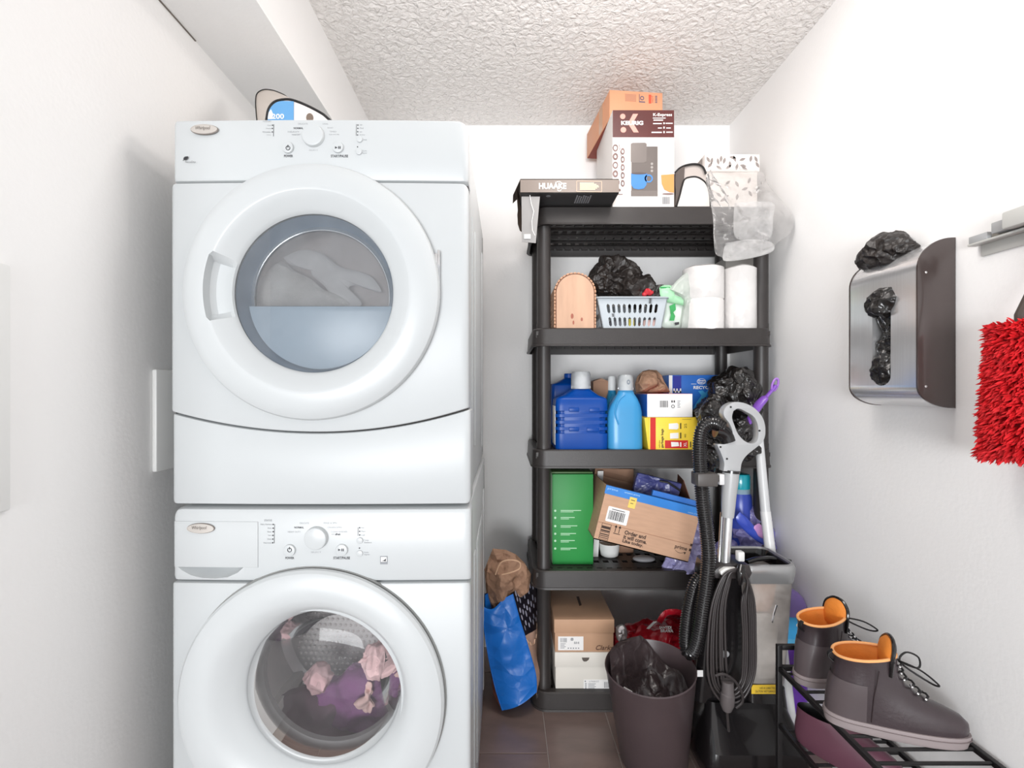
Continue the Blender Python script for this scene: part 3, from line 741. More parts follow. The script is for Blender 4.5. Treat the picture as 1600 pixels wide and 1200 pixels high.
def deck_mesh():
    x0, x1, y0, y1 = SX0 + 0.012, SX1 - 0.012, SY0 + 0.012, SY1 - 0.012
    nx, ny = 23, 5
    px_ = (x1 - x0) / nx; py_ = (y1 - y0) / ny
    xs = [x0]; hol_x = []
    for i in range(nx): xs += [x0 + px_ * (i + 0.22), x0 + px_ * (i + 0.78)]
    xs.append(x1); ys = [y0]
    for j in range(ny): ys += [y0 + py_ * (j + 0.34), y0 + py_ * (j + 0.66)]
    ys.append(y1)
    solid = [[not (i % 2 == 1 and j % 2 == 1) for j in range(len(ys) - 1)] for i in range(len(xs) - 1)]
    vid = {}; vs = []; fs = []
    def v(i, j, k):
        key = (i, j, k)
        if key not in vid: vid[key] = len(vs); vs.append((xs[i], ys[j], -0.011 if k else -0.026))
        return vid[key]
    I, J = len(xs) - 1, len(ys) - 1
    for i in range(I):
        for j in range(J):
            if not solid[i][j]: continue
            fs.append((v(i, j, 1), v(i + 1, j, 1), v(i + 1, j + 1, 1), v(i, j + 1, 1)))
            fs.append((v(i, j, 0), v(i, j + 1, 0), v(i + 1, j + 1, 0), v(i + 1, j, 0)))
            for di, dj, a, b in ((-1, 0, (i, j + 1), (i, j)), (1, 0, (i + 1, j), (i + 1, j + 1)), (0, -1, (i, j), (i + 1, j)), (0, 1, (i + 1, j + 1), (i, j + 1))):
                ni, nj = i + di, j + dj
                if not (0 <= ni < I and 0 <= nj < J and solid[ni][nj]):
                    fs.append((v(*a, 0), v(*b, 0), v(*b, 1), v(*a, 1)))
    g = G().add(vs, fs)
    for j in range(ny + 1):      # stiffening ribs under the deck
        yy = y0 + py_ * j
        yy = min(max(yy, y0 + 0.006), y1 - 0.006)
        g.box(x0, x1, yy - 0.002, yy + 0.002, -0.034, -0.026)
        for i in range(nx if j in (1, 3, 5) else 0):
            g.box(x0 + px_ * (i + 0.14), x0 + px_ * (i + 0.86), yy - 0.0035, yy + 0.0035, -0.043, -0.033)
    return g.mesh('deck', weld=0)
rm, dk = rim_mesh(), deck_mesh()
rm.materials.append(black_pl); dk.materials.append(black_pl)
for m_ in (rm, dk): m_.transform(Matrix.Translation((-0.56, -2.04, 0)))
post_me = {}
for i, t in enumerate(TOPS):
    r = bpy.data.objects.new('shelf', rm); COL.objects.link(r); r.parent = T.root; r.location = (0, 0, t)
    d = bpy.data.objects.new('deck', dk); COL.objects.link(d); d.parent = r
    if i < 4:
        z1, z0 = t - 0.0265, TOPS[i + 1] - 0.011
        for px_ in (0.152, 0.985):
            for py_ in (1.868, 2.212):
                g = G().lathe([(0.0, z0), (0.0275, z0), (0.0275, z0 + 0.03), (0.0262, z0 + 0.034), (0.0262, z1 - 0.03), (0.0275, z1 - 0.026), (0.0275, z1), (0.0, z1)], (px_, py_, 0), 'z', 24)
                T.add('post', g, black_pl)
D1, D2, D3, D4, D5 = DECK
def barcode(p, x0, y0, x1, y1, g, seed=1, vert=False):
    rnd = random.Random(seed); x = x0
    while x < x1:
        w = rnd.choice((0.5, 0.7, 1.0)) * (x1 - x0) / 14
        p.rect(x, y0, min(x1, x + w), y1, g=g); x += w + rnd.choice((0.6, 0.9)) * (x1 - x0) / 14
    return g
def open_box(g, x0, x1, y0, y1, z0, z1, th, mx=None, skip=()):
    if 'z0' not in skip: g.box(x0, x1, y0, y1, z0, z0 + th, mx=mx)
    if 'y0' not in skip: g.box(x0, x1, y0, y0 + th, z0, z1, mx=mx)
    if 'y1' not in skip: g.box(x0, x1, y1 - th, y1, z0, z1, mx=mx)
    if 'x0' not in skip: g.box(x0, x0 + th, y0 + th, y1 - th, z0, z1, mx=mx)
    if 'x1' not in skip: g.box(x1 - th, x1, y0 + th, y1 - th, z0, z1, mx=mx)
    return g

# ================================================================== top tier
T1 = TOPS[0] + 0.0008
# --- flat grey-black box overhanging the front, one end open
Yh = 1.70
hx0, hx1, hz0, hz1 = X(813, Yh), X(967, Yh), T1, Z(279.5, Yh)
T = Thing('product_box', 'flat dark grey box with torn open end flaps overhanging the top shelf', 'box', ((hx0 + hx1) / 2, 1.82, T1))
taupe = M('box_taupe', (128, 116, 108), 0.4, var=0.03)
blk = M('box_black', (44, 43, 44), 0.35, var=0.03)
g = open_box(G(), hx0, hx1, Yh, 2.02, hz0, hz1, 0.0025, skip=('x0',)).box(hx0, hx1, Yh, 2.02, hz1 - 0.0025, hz1)
T.add('carton', g, taupe)
T.add('underside', G().box(hx0 + 0.001, hx1 - 0.001, Yh + 0.0005, 2.019, hz0 - 0.0007, hz0 + 0.0003), blk)
p = PX(Yh - 0.0004)
g = p.text('HUAAKE', 842, 286, 885, 295.5, bold=0.035)
p.line([(868, 285), (874, 283.5), (879, 287)], 0.9, g=g); p.line([(871, 297), (874, 299), (877, 296.5)], 0.9, g=g)
T.add('brand_lettering', g, ink_white, fix=False)
g = G()
for i in range(6): p.rect(906, 285.5 + i * 2, 906 + (22, 26, 29, 30, 27, 24)[i], 286.8 + i * 2, g=g)
p.line([(901, 283), (940, 283.5), (940, 300), (901, 299.5), (901, 283)], 0.5, g=g)
T.add('print_block', g, M('gold_print', (222, 196, 170), 0.5))
ub = Frame((0, 0, hz0 - 0.0008), (1, 0, 0), (0, -1, 0))   # the face that looks down
g = ub.disc(hx0 + 0.10, -(Yh + 0.025), 0.008, r_in=0.0055, ry=0.006)
for i in range(7): ub.rect(hx0 + 0.20 + i * 0.008, -(Yh + 0.09), hx0 + 0.205 + i * 0.008, -(Yh + 0.02 + 0.005 * (i % 3)), g=g)
T.add('underside_print', g, ink_grey)
brown_flap = M('flap_brown', (104, 88, 76), 0.6, var=0.05)
fg = G().prism([(-0.012, 0.0), (0.046, 0.0), (0.046, -0.118), (0.02, -0.128), (-0.004, -0.12), (-0.01, -0.09), (-0.004, -0.07), (-0.012, -0.045)], lambda a, b, t: Vector((hx0 - 0.006 + a * 0.35, Yh + 0.06 + a * 1.9 + t, hz0 + 0.03 + b)), 0, 0.003)
T.add('side_flap', fg, brown_flap)
T.add('end_flap', G().add([(hx0 - 0.024, Yh + 0.085, hz0 + 0.028), (hx0, Yh + 0.0, hz1), (hx0, Yh + 0.16, hz1), (hx0 - 0.024, Yh + 0.16, hz0 + 0.028), (hx0 - 0.024, Yh + 0.085, hz0 + 0.025), (hx0, Yh + 0.0, hz1 - 0.003), (hx0, Yh + 0.16, hz1 - 0.003), (hx0 - 0.024, Yh + 0.16, hz0 + 0.025)], [(0, 1, 2, 3), (7, 6, 5, 4), (0, 4, 5, 1), (1, 5, 6, 2), (2, 6, 7, 3), (3, 7, 4, 0)]), taupe)
# the front tuck panel that has dropped
T.add('tuck_panel', G().prism([(X(815, Yh), Z(305, Yh)), (X(844, Yh), Z(305, Yh)), (X(838, Yh), Z(376, Yh)), (X(816, Yh), Z(374, Yh))], lambda a, b, t: Vector((a, Yh + 0.012 + t + (Z(305, Yh) - b) * 0.10, b)), 0, 0.002), M('box_grey', (150, 148, 147), 0.35, var=0.04))
g = PX(Yh + 0.024).rect(819, 366, 829, 373); T.add('sticker', g, ink_white)
g = G().tube([P(828, 305, Yh + 0.005), P(830, 318, Yh + 0.008), P(834, 330, Yh + 0.009), P(831, 345, Yh + 0.01), P(832, 360, Yh + 0.012), P(836, 368, Yh + 0.014)], 0.0012, 5); T.add('torn_edge', g, ink_white)

# --- coffee maker box
Yk = 1.83
kx0, kx1, kz0, kz1 = X(957, Yk), X(1053.5, Yk), T1, Z(172, Yk)
T = Thing('coffee_maker_box', 'white and maroon coffee maker box standing on the top shelf', 'box', ((kx0 + kx1) / 2, Yk + 0.16, T1))
T.add('carton', G().box(kx0, kx1, Yk, Yk + 0.31, kz0, kz1, 0.0015), M('box_white', (224, 218, 214), 0.4, var=0.01))
p = PX(Yk - 0.0003)
T.add('header_band', p.rect(957.3, 172.3, 1053.2, 214.5), M('maroon', (92, 44, 42), 0.4, var=0.18, vscale=4))
p2 = PX(Yk - 0.0009)
g = p2.disc(973, 182, 4.2, seg=24); p2.disc(974, 203, 4.4, g=g, seg=24); p2.poly([(989, 178), (997, 178), (989, 192), (998, 207), (990, 207), (981, 193)], g=g)
T.add('emblem', g, M('salmon', (226, 160, 146), 0.45))
g = PX(Yk - 0.0013).text('KEURIG', 970.5, 189, 1005, 195.5, bold=0.04)
p2.text('K-Express', 1020.5, 177, 1050, 183, g, bold=0.02)
for x0, y0, x1, y1 in ((1020, 184, 1040, 185.2), (1021, 187, 1036, 188.6), (1020.5, 192.5, 1034, 194), (1040, 192, 1051, 193.5), (1028, 199.5, 1034, 200.8), (1041, 199.5, 1048, 200.8), (1018, 206, 1034, 207.8), (1041, 205.8, 1051, 207.4), (1036.5, 191.5, 1038.5, 194), (1036.5, 198, 1038.5, 201), (1036.5, 205, 1038.5, 208)):
    p2.rect(x0, y0, x1, y1, g=g)
T.add('header_lettering', g, ink_white, fix=False)
pm = PX(Yk - 0.0004)
g = pm.poly([(1000, 229), (1027.5, 229), (1027.5, 306.5), (986.5, 306.5), (986.5, 250), (1000, 250)]); T.add('machine_picture', g, M('pic_grey', (104, 96, 92), 0.4, var=0.06))
pm = PX(Yk - 0.001)
g = pm.poly([(985.5, 225), (988, 223.3), (1008, 223), (1010.5, 225), (1010, 252), (1006, 254.5), (988, 254.5), (985.5, 252)])
T.add('machine_base_picture', pm.rect(986, 298, 1027, 306.5), M('pic_grey2', (122, 114, 110), 0.35, 0.2, var=0.05))
T.add('machine_head_picture', g, M('pic_grey2', (122, 114, 110), 0.35, 0.2, var=0.05))
g = G()
for i in range(3): pm.disc(1018.5, 256 + i * 5.5, 2, g=g, seg=12)
T.add('button_picture', g, M('pic_grey3', (158, 152, 148), 0.5))
pm = PX(Yk - 0.0015)
g = pm.poly([(986, 271), (1011, 271), (1010, 289), (1006, 294.5), (998, 296), (990, 294.5), (986, 288)]); pm.disc(1013.5, 279, 6.5, g=g, r_in=4.3)
T.add('mug_picture', g, M('pic_blue', (70, 130, 198), 0.4, var=0.06), label='printed blue mug')
g = PX(Yk - 0.002).disc(998.5, 271, 12, ry=1.6); T.add('coffee_picture', g, M('pic_coffee', (84, 72, 70), 0.5))
g = pm.poly([(1033, 273.5), (1053, 272), (1053, 301), (1046, 300), (1038, 296), (1034, 287)]); T.add('bowl_picture', g, M('pic_orange', (214, 146, 84), 0.45, var=0.06), label='printed orange bowl')
g = G(); pm.disc(1044, 303, 9, ry=1.2, g=g)
pm.line([(967, 225), (971, 245), (971, 290)], 0.6, g=g)
for i in range(5): pm.disc(961.5 if i < 4 else 964, 231 + i * 13.5, 4.2, ry=5.5, g=g, r_in=2.0 if i % 2 else 2.7)
for i in range(5): pm.disc(973, 236.5 + i * 12.5, 3.0, ry=5.2, g=g, r_in=1.6)
pm.text('100+', 960, 292, 968, 299, g); pm.rect(959, 303, 973, 304, g=g); pm.disc(968, 297, 2, g=g)
T.add('pod_pictures', g, M('pic_brown', (122, 96, 92), 0.5, var=0.2, vscale=60), fix=False)
g = barcode(pm, 1035, 307.5, 1046.5, 318.5, G(), 3); T.add('barcode', g, ink_grey)

# --- orange carton lying on the coffee maker box
a = math.radians(5.6)
mx = Matrix.Translation((0.408, 1.885, kz1 + 0.0005)) @ Matrix.Rotation(a, 4, 'Z')
T = Thing('shipping_carton', 'orange-brown carton lying on top of the coffee maker box by the ceiling', 'box', mx=mx)
cw, cd, ch = 0.213, 0.33, 0.110
T.add('carton', G().box(0, cw, 0, cd, 0, ch, 0.0015), M('carton_orange', (214, 152, 116), 0.6, var=0.06, vscale=6), local=True)
T.add('underside', G().box(0.002, cw - 0.002, 0.002, cd - 0.002, -0.0004, 0.0004), M('carton_red', (150, 62, 44), 0.55, var=0.08), local=True)
f = Frame((0, -0.0003, 0), (1, 0, 0), (0, 0, 1))
g = f.rect(0.062, ch - 0.04, 0.106, ch - 0.012); T.add('print_block', g, M('carton_print', (188, 132, 104), 0.6), local=True)
g = f.rect(0.118, ch - 0.042, 0.120, ch - 0.010); f.rect(0.118, ch - 0.042, 0.142, ch - 0.038, g=g); f.disc(0.130, ch - 0.025, 0.008, g=g, r_in=0.005)
for i in range(5): f.rect(0.183, ch - 0.040 + i * 0.006, 0.191, ch - 0.037 + i * 0.006, g=g)
T.add('shipping_marks', g, M('marks_slate', (88, 84, 108), 0.6), local=True)
g = f.rect(0.157, ch - 0.044, 0.1665, ch - 0.010); f.text('HOT', 0.168, ch - 0.04, 0.176, ch - 0.012, g, rot=90); T.add('red_label', g, M('marks_red', (206, 84, 58), 0.6), local=True)
T.add('tape', G().box(-0.0006, 0.0008, 0.09, 0.14, 0.004, ch, 0), M('tape_tan', (196, 150, 116), 0.3), local=True)

# --- second dispenser, steel, lying beside the coffee maker box
T = Thing('bag_dispenser', 'rounded steel dispenser with black edges between coffee maker box and leaf-patterned box', 'dispenser', (X(1080, 1.88), 1.95, T1))
def prof2(pts, Y): return [P(q.x, q.y, Y) for q in smooth_path([(a_, b_, 0) for a_, b_ in pts], 5)]
e0 = prof2([(1057, 322.5), (1062, 306), (1066, 290), (1070, 280), (1080, 276.5), (1090, 277), (1100, 283), (1106, 292), (1109, 306), (1110, 322.5)], 1.86)
e1 = [v + Vector((0.004, 0.17, 0.036 if v.z > T1 + 0.05 else 0.0)) for v in e0]
steel2 = M('warm_steel', (216, 206, 198), 0.28, 0.35, var=0.05, vscale=8)
T.add('shell', G().loft([e0, e1], False, False), steel2)
T.add('front_plate', G().loft([e0, [v + Vector((0, 0.01, 0)) for v in e0]]), M('pale_steel', (222, 218, 214), 0.25, 0.3, var=0.04))
T.add('rim', G().tube(e0, 0.0032, 8), black_gl); T.add('rim', G().tube(e1, 0.0042, 8), black_gl)
side = [(1054.5, 322), (1056, 300), (1055, 280), (1056, 269), (1065, 262), (1070, 260), (1069, 280), (1064, 300), (1058, 318)]
T.add('end_cap', G().prism([(X(a_, 1.865), Z(b_, 1.865)) for a_, b_ in side], lambda u, v, t: Vector((u, t, v)), 1.865, 1.885), M('cap_brown', (92, 82, 78), 0.4, var=0.05))
top = [(1055, 270), (1062, 263), (1072, 258.5), (1084, 256.5), (1094, 258), (1100, 264), (1103, 272)]
T.add('handle_band', G().tube([P(q.x, q.y, 1.868) for q in smooth_path([(a_, b_, 0) for a_, b_ in top], 5)], 0.0042, 8), black_gl)
T.add('lid', G().loft([[P(q.x, q.y + 1, 1.875) for q in smooth_path([(a_, b_, 0) for a_, b_ in top], 5)], [P(q.x + 1, q.y + 20, 1.872) for q in smooth_path([(a_, b_, 0) for a_, b_ in top], 5)]], False, False, closed=False), M('lid_beige', (204, 194, 188), 0.3, 0.3, var=0.03))

# --- leaf-patterned storage box
Yp = 1.90
bx0, bx1 = X(1101, Yp), X(1187, Yp); bz1 = Z(241, Yp)
T = Thing('storage_box', 'white lidded storage box with grey leaf pattern under a clear bag', 'box', ((bx0 + bx1) / 2, Yp + 0.14, T1))
cream = M('box_cream', (236, 228, 222), 0.6, var=0.02)
T.add('body', G().box(bx0 + 0.006, bx1 - 0.006, Yp + 0.006, Yp + 0.29, T1, bz1 - 0.02, 0.002), cream)
zl_ = Z(268, Yp)
T.add('lid', G().box(bx0, bx1, Yp, Yp + 0.296, zl_, bz1, 0.002), cream)
leafg = G(); rnd = random.Random(5)
def leaf(F, a_, b_, L, ang, g):
    c, s_ = math.cos(ang), math.sin(ang); pts = []
    for k_ in range(13):
        t = k_ / 12; w = 0.2 * L * math.sin(PI * t)
        pts.append((t * L, w))
    pts += [(t * L, -0.2 * L * math.sin(PI * t)) for t in [1 - k_ / 12 for k_ in range(1, 12)]]
    F.poly([(a_ + u * c - v * s_, b_ + u * s_ + v * c) for u, v in pts], 0.0005, g)
F = FY(Yp - 0.0002)
for lx, ly, ang in ((1104, 245, -60), (1106, 262, 50), (1113, 246, -100), (1119, 259, -35), (1127, 243, -95), (1121, 247, -80), (1133, 246, -105), (1134, 264, 35), (1141, 262, 95), (1146, 243, -70), (1152, 256, -100), (1155, 251, 20), (1156, 258, -12), (1158, 262, -40), (1150, 247, 170), (1174, 243, -100), (1179, 244, -65), (1186, 262, 120), (1168, 266, 150)):
    L = 10.5 * Yp / FOC; an = math.radians(ang)
    ax, az = X(lx, Yp), Z(ly, Yp); ex, ez = ax + L * math.cos(an), az + L * math.sin(an)
    if bx0 < ex < bx1 and zl_ < ez < bz1: leaf(F, ax, az, L, an, leafg)
F.line([(X(1143, Yp), Z(246, Yp)), (X(1152, Yp), Z(255, Yp)), (X(1157, Yp), Z(266, Yp))], 0.0008, g=leafg)
F.line([(X(1127, Yp), Z(243, Yp)), (X(1126, Yp), Z(258, Yp))], 0.0007, g=leafg)
T.add('leaf_print', leafg, M('leaf_grey', (146, 136, 132), 0.6, var=0.08))
F = FY(Yp + 0.0058); g = G()
for lx, ly, ang in ((1110, 290, 50), (1120, 300, -40), (1134, 288, 40), (1140, 304, -150), (1150, 282, -60), (1160, 296, 20), (1170, 286, 70), (1176, 306, 120), (1126, 314, 30), (1152, 312, 80)):
    leaf(F, X(lx, Yp), Z(ly, Yp), 10.5 * Yp / FOC, math.radians(ang), g)
T.add('leaf_print', g, M('leaf_grey', (146, 136, 132)))
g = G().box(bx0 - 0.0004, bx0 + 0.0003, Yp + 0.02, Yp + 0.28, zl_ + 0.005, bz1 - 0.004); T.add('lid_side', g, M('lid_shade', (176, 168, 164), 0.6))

# --- clear plastic bag hanging over the shelf edge
T = Thing('plastic_bag', 'crumpled clear plastic bag hanging over the right end of the top shelf', 'bag', (0.84, 1.75, Z(408, 1.75)))
clear = film('clear_plastic', (255, 253, 252), clear=0.80, rough=0.12, gloss=0.16, trans=0.6, fold=0.8, fscale=20)
milky = film('milky_plastic', (255, 254, 253), clear=0.70, rough=0.15, gloss=0.12, trans=0.4, fold=0.4, fscale=14)
outline = [(1112, 262), (1140, 262), (1190, 268), (1198, 285), (1214, 305), (1226, 318), (1236, 334), (1240, 350), (1234, 366), (1222, 374), (1212, 382), (1205, 392), (1180, 402), (1150, 407), (1132, 408), (1128, 402), (1118, 396), (1115, 370), (1114, 340), (1110, 318), (1106, 296), (1103, 278)]
def bag_sheet(outl, yc, th, seed, amp, f, yfun, hard=False):
    op = [(q.x, q.y) for q in smooth_path([(a_, b_, 0) for a_, b_ in outl + [outl[0]]], 4)[:-1]]
    if hard: op = [(lerp_(p_[0], q_[0], k_ / 4), lerp_(p_[1], q_[1], k_ / 4)) for p_, q_ in zip(outl, outl[1:] + outl[:1]) for k_ in range(4)]
    cx_ = sum(q[0] for q in op) / len(op); cy_ = sum(q[1] for q in op) / len(op); rings = []
    for side_ in (1, -1):
        fr = [0.02] + [0.1 * i for i in range(1, 11)]
        for w in (fr if side_ == 1 else list(reversed(fr))[1:]):
            r = []
            for q in op:
                px_, py_ = cx_ + (q[0] - cx_) * w, cy_ + (q[1] - cy_) * w
                Yb = yfun(py_)
                b = P(px_, py_, Yb)
                dd = amp * (crease((b.x, side_ * 0.3, b.z), f, seed) - 0.3) + amp * 0.5 * (crease((b.x, side_ * 0.3, b.z), f * 2.2, seed + 3) - 0.3)
                b.y -= side_ * (th * math.sqrt(max(0, 1 - w * w)) + dd * (1 - w ** 6))
                r.append(b)
            rings.append(r)
    return G().loft(rings)
T.add('bag', bag_sheet(outline, 0, 0.034, 2, 0.034, 17, lambda y: 1.845 - 0.09 * min(1, max(0, (y - 262) / 50))), clear, ang=50)
T.add('inner_sheet', bag_sheet([(1148, 317), (1206, 316), (1208, 340), (1204, 372), (1180, 376), (1150, 372), (1146, 345)], 0, 0.014, 5, 0.016, 16, lambda y: 1.752), milky, ang=50)
T.add('hem', bag_sheet([(1134, 380), (1170, 374), (1205, 378), (1208, 392), (1180, 402), (1134, 408), (1130, 395)], 0, 0.010, 9, 0.014, 14, lambda y: 1.745), milky, ang=50)

# ================================================================== second tier
T2 = D2 + 0.0006
# --- arched wooden box with slatted shell
Yw = 1.845
wood = M('pine_wood', (198, 160, 134), 0.6, var=0.10, vscale=7, stretch=(4, 4, 0.7), bump=0.1, bscale=60)
wood_e = M('pine_slat', (200, 156, 126), 0.65, var=0.12, vscale=9)
wx0, wx1, wz1 = X(868.5, Yw), X(929, Yw), Z(427.5, Yw)
T = Thing('arched_wooden_box', 'pine box with rounded top and slatted shell at the left of its shelf', 'wooden box', ((wx0 + wx1) / 2, Yw + 0.1, T2))
pf = T.add('front_board', G().prism(arch(wx0, wx1, T2, wz1, 28), lambda a_, b_, t: Vector((a_, t, b_)), Yw, Yw + 0.018), wood)
g = G(); F = FY(Yw - 0.0001)
F.disc(X(894, Yw), Z(494, Yw), 0.0055, g=g, ry=0.010, seg=16); F.disc(X(909, Yw), Z(499, Yw), 0.004, g=g, ry=0.007, seg=14); F.disc(X(896, Yw), Z(504, Yw), 0.0035, g=g, ry=0.008, seg=12)
T.add('knots', g, M('knot', (160, 92, 74), 0.6, var=0.2, vscale=120), parent=pf)
T.add('outline_groove', F.poly(arch(wx0 + 0.0002, wx1 - 0.0002, T2, wz1 - 0.0002, 28), 0.0004, holes=[arch(wx0 + 0.0026, wx1 - 0.0026, T2 - 0.001 + 0.002, wz1 - 0.0026, 28)]), M('groove', (110, 74, 58), 0.8), parent=pf)
T.add('back_board', G().prism(arch(wx0, wx1, T2, wz1, 28), lambda a_, b_, t: Vector((a_, t, b_)), Yw + 0.18, Yw + 0.198), wood)
# slats: one stave after another round the arch
R_ = (wx1 - wx0) / 2; zc_ = wz1 - R_; xc_ = (wx0 + wx1) / 2
path = []
sw = 0.0132
nside = int((zc_ - T2) / sw)
for i in range(nside): path.append((wx1, T2 + sw * (i + 0.5), 0.0))
na = int(PI * R_ / sw)
for i in range(na): a_ = PI * (i + 0.5) / na; path.append((xc_ + R_ * math.cos(a_), zc_ + R_ * math.sin(a_), a_))
for i in range(nside): path.append((wx0, zc_ - sw * (i + 0.5), PI))
stave = G().box(0.0004, 0.0065, -0.1, 0.1, -sw / 2 + 0.0007, sw / 2 - 0.0007, 0.0015, seg=1).mesh('stave'); stave.materials.append(wood_e)
for i, (sx, sz, a_) in enumerate(path):
    o = bpy.data.objects.new('stave', stave); COL.objects.link(o); o.parent = T.root
    o.location = Vector((sx, Yw + 0.1 + 0.004 * rnd.random(), sz)) - Vector(T.mx.translation); o.rotation_euler = (0, -a_, 0)

# --- laundry basket
Yb_ = 1.86
T = Thing('plastic_basket', 'pale grey slotted plastic basket holding a dark bag', 'basket', (X(988, Yb_), Yb_ + 0.1, T2))
basket_m = M('basket_grey', (184, 192, 198), 0.4, var=0.02)
rimz = Z(465, Yb_); botz = T2
tx0, tx1 = X(933, Yb_), X(1043, Yb_); bx0_, bx1_ = X(944, Yb_), X(1034, Yb_)
tyb, byb = Yb_ + 0.22, Yb_ + 0.205
def wall_grid(g, pf_, nslot, su=0.1, sv=(0.14, 0.43, 0.53, 0.82), fu=0.55):
    us = [0.0]
    for i in range(nslot):
        c = su + (1 - 2 * su) * (i + 0.5) / nslot; h = (1 - 2 * su) / nslot * fu / 2
        us += [c - h, c + h]
    us.append(1.0); vs_ = [0.0] + list(sv) + [1.0]
    I, J = len(us) - 1, len(vs_) - 1
    for i in range(I):
        for j in range(J):
            if i % 2 == 1 and j % 2 == 1:
                # rounded ends of the slot
                u0, u1, v0, v1 = us[i], us[i + 1], vs_[j], vs_[j + 1]; um = (u0 + u1) / 2; dv = (v1 - v0) * 0.16
                for (ua, va, ub_, vb, uc, vc) in ((u0, v0, um, v0, u0, v0 + dv), (um, v0, u1, v0, u1, v0 + dv), (u0, v1 - dv, um, v1, u0, v1), (um, v1, u1, v1 - dv, u1, v1)):
                    g.add([pf_(ua, va, 0), pf_(ub_, vb, 0), pf_(uc, vc, 0), pf_(ua, va, 1), pf_(ub_, vb, 1), pf_(uc, vc, 1)], [(0, 1, 2), (5, 4, 3), (0, 1, 4, 3), (1, 2, 5, 4), (2, 0, 3, 5)])
                continue
            q = [(us[i], vs_[j]), (us[i + 1], vs_[j]), (us[i + 1], vs_[j + 1]), (us[i], vs_[j + 1])]
            g.add([pf_(u, v, w) for w in (0, 1) for u, v in q], [(0, 1, 2, 3), (7, 6, 5, 4), (0, 4, 5, 1), (1, 5, 6, 2), (2, 6, 7, 3), (3, 7, 4, 0)])
    return g
lerp = lambda a_, b_, t: a_ + (b_ - a_) * t
g = G()
wall_grid(g, lambda u, v, w: Vector((lerp(lerp(bx0_, bx1_, u), lerp(tx0, tx1, u), v), lerp(Yb_ + 0.012, Yb_, v) + w * 0.003, lerp(botz + 0.004, rimz, v))), 10)
wall_grid(g, lambda u, v, w: Vector((lerp(lerp(bx0_, bx1_, u), lerp(tx0, tx1, u), v), lerp(byb, tyb, v) - w * 0.003, lerp(botz + 0.004, rimz, v))), 10)
wall_grid(g, lambda u, v, w: Vector((lerp(bx0_, tx0, v) + w * 0.003, lerp(lerp(Yb_ + 0.012, byb, u), lerp(Yb_, tyb, u), v), lerp(botz + 0.004, rimz, v))), 9)
wall_grid(g, lambda u, v, w: Vector((lerp(bx1_, tx1, v) - w * 0.003, lerp(lerp(Yb_ + 0.012, byb, u), lerp(Yb_, tyb, u), v), lerp(botz + 0.004, rimz, v))), 9)
g.box(bx0_, bx1_, Yb_ + 0.012, byb, botz, botz + 0.005)
T.add('body', g, basket_m, ang=20)
rp = [Vector((a_, b_, rimz)) for a_, b_ in rrect(tx0 - 0.004, tx1 + 0.004, Yb_ - 0.004, tyb + 0.004, 0.02, 5)]
T.add('rim', G().tube(rp, 0.0055, 8, closed=True, sq=(1.2, 0.7)), basket_m)
g = G().ico((X(963, 1.95), 1.96, Z(437, 1.95)), (0.075, 0.06, 0.085), 6, crumple(0.042, 15, 31))
g.ico((X(945, 1.93), 1.94, Z(424, 1.93)), (0.05, 0.045, 0.045), 5, crumple(0.033, 17, 33)).ico((X(948, 1.95), 1.96, Z(416, 1.95)), (0.035, 0.035, 0.038), 5, crumple(0.027, 20, 37))
g.ico((X(995, 1.94), 1.95, Z(455, 1.94)), (0.075, 0.06, 0.055), 5, crumple(0.038, 16, 35)).ico((X(1028, 1.93), 1.94, Z(464, 1.93)), (0.05, 0.05, 0.045), 5, crumple(0.027, 18, 39))
for v in g.v: v.z = max(v.z, rimz - 0.005 if not (tx0 + 0.01 < v.x < tx1 - 0.01 and Yb_ + 0.012 < v.y < tyb - 0.01) else botz + 0.05)
single('dark_bag', g, bag_dark, 'crumpled dark brown-black bag rising out of the grey basket', 'bag', ang=28)
single('red_bow', G().ico(P(1014, 457, 1.875), (0.018, 0.012, 0.015), 3, crumple(0.008, 60, 3)).ico(P(1007, 460, 1.872), (0.01, 0.008, 0.009), 2), M('bow_red', (196, 44, 56), 0.5, var=0.15), 'small red wrapped thing at the basket rim beside the dark bag', 'bow')
single('folded_cloth', G().box(X(1004, 1.9), X(1030, 1.9), 1.884, 2.02, botz + 0.006, botz + 0.052, 0.012, seg=3), M('cloth_pink', (232, 196, 190), 0.8), 'pink folded cloth low at the right inside the basket', 'cloth')
single('sponge', G().box(X(981, 1.9), X(990, 1.9), 1.884, 1.96, botz + 0.006, botz + 0.055, 0.006), M('sponge_yellow', (214, 200, 84), 0.8, bump=0.4, bscale=300), 'small yellow sponge at the centre inside the basket', 'sponge')
single('folded_cloth', G().box(X(952, 1.9), X(978, 1.9), 1.884, 2.0, botz + 0.006, botz + 0.05, 0.012, seg=3), M('cloth_slate', (112, 112, 118), 0.8), 'slate grey folded cloth low at the left inside the basket', 'cloth')

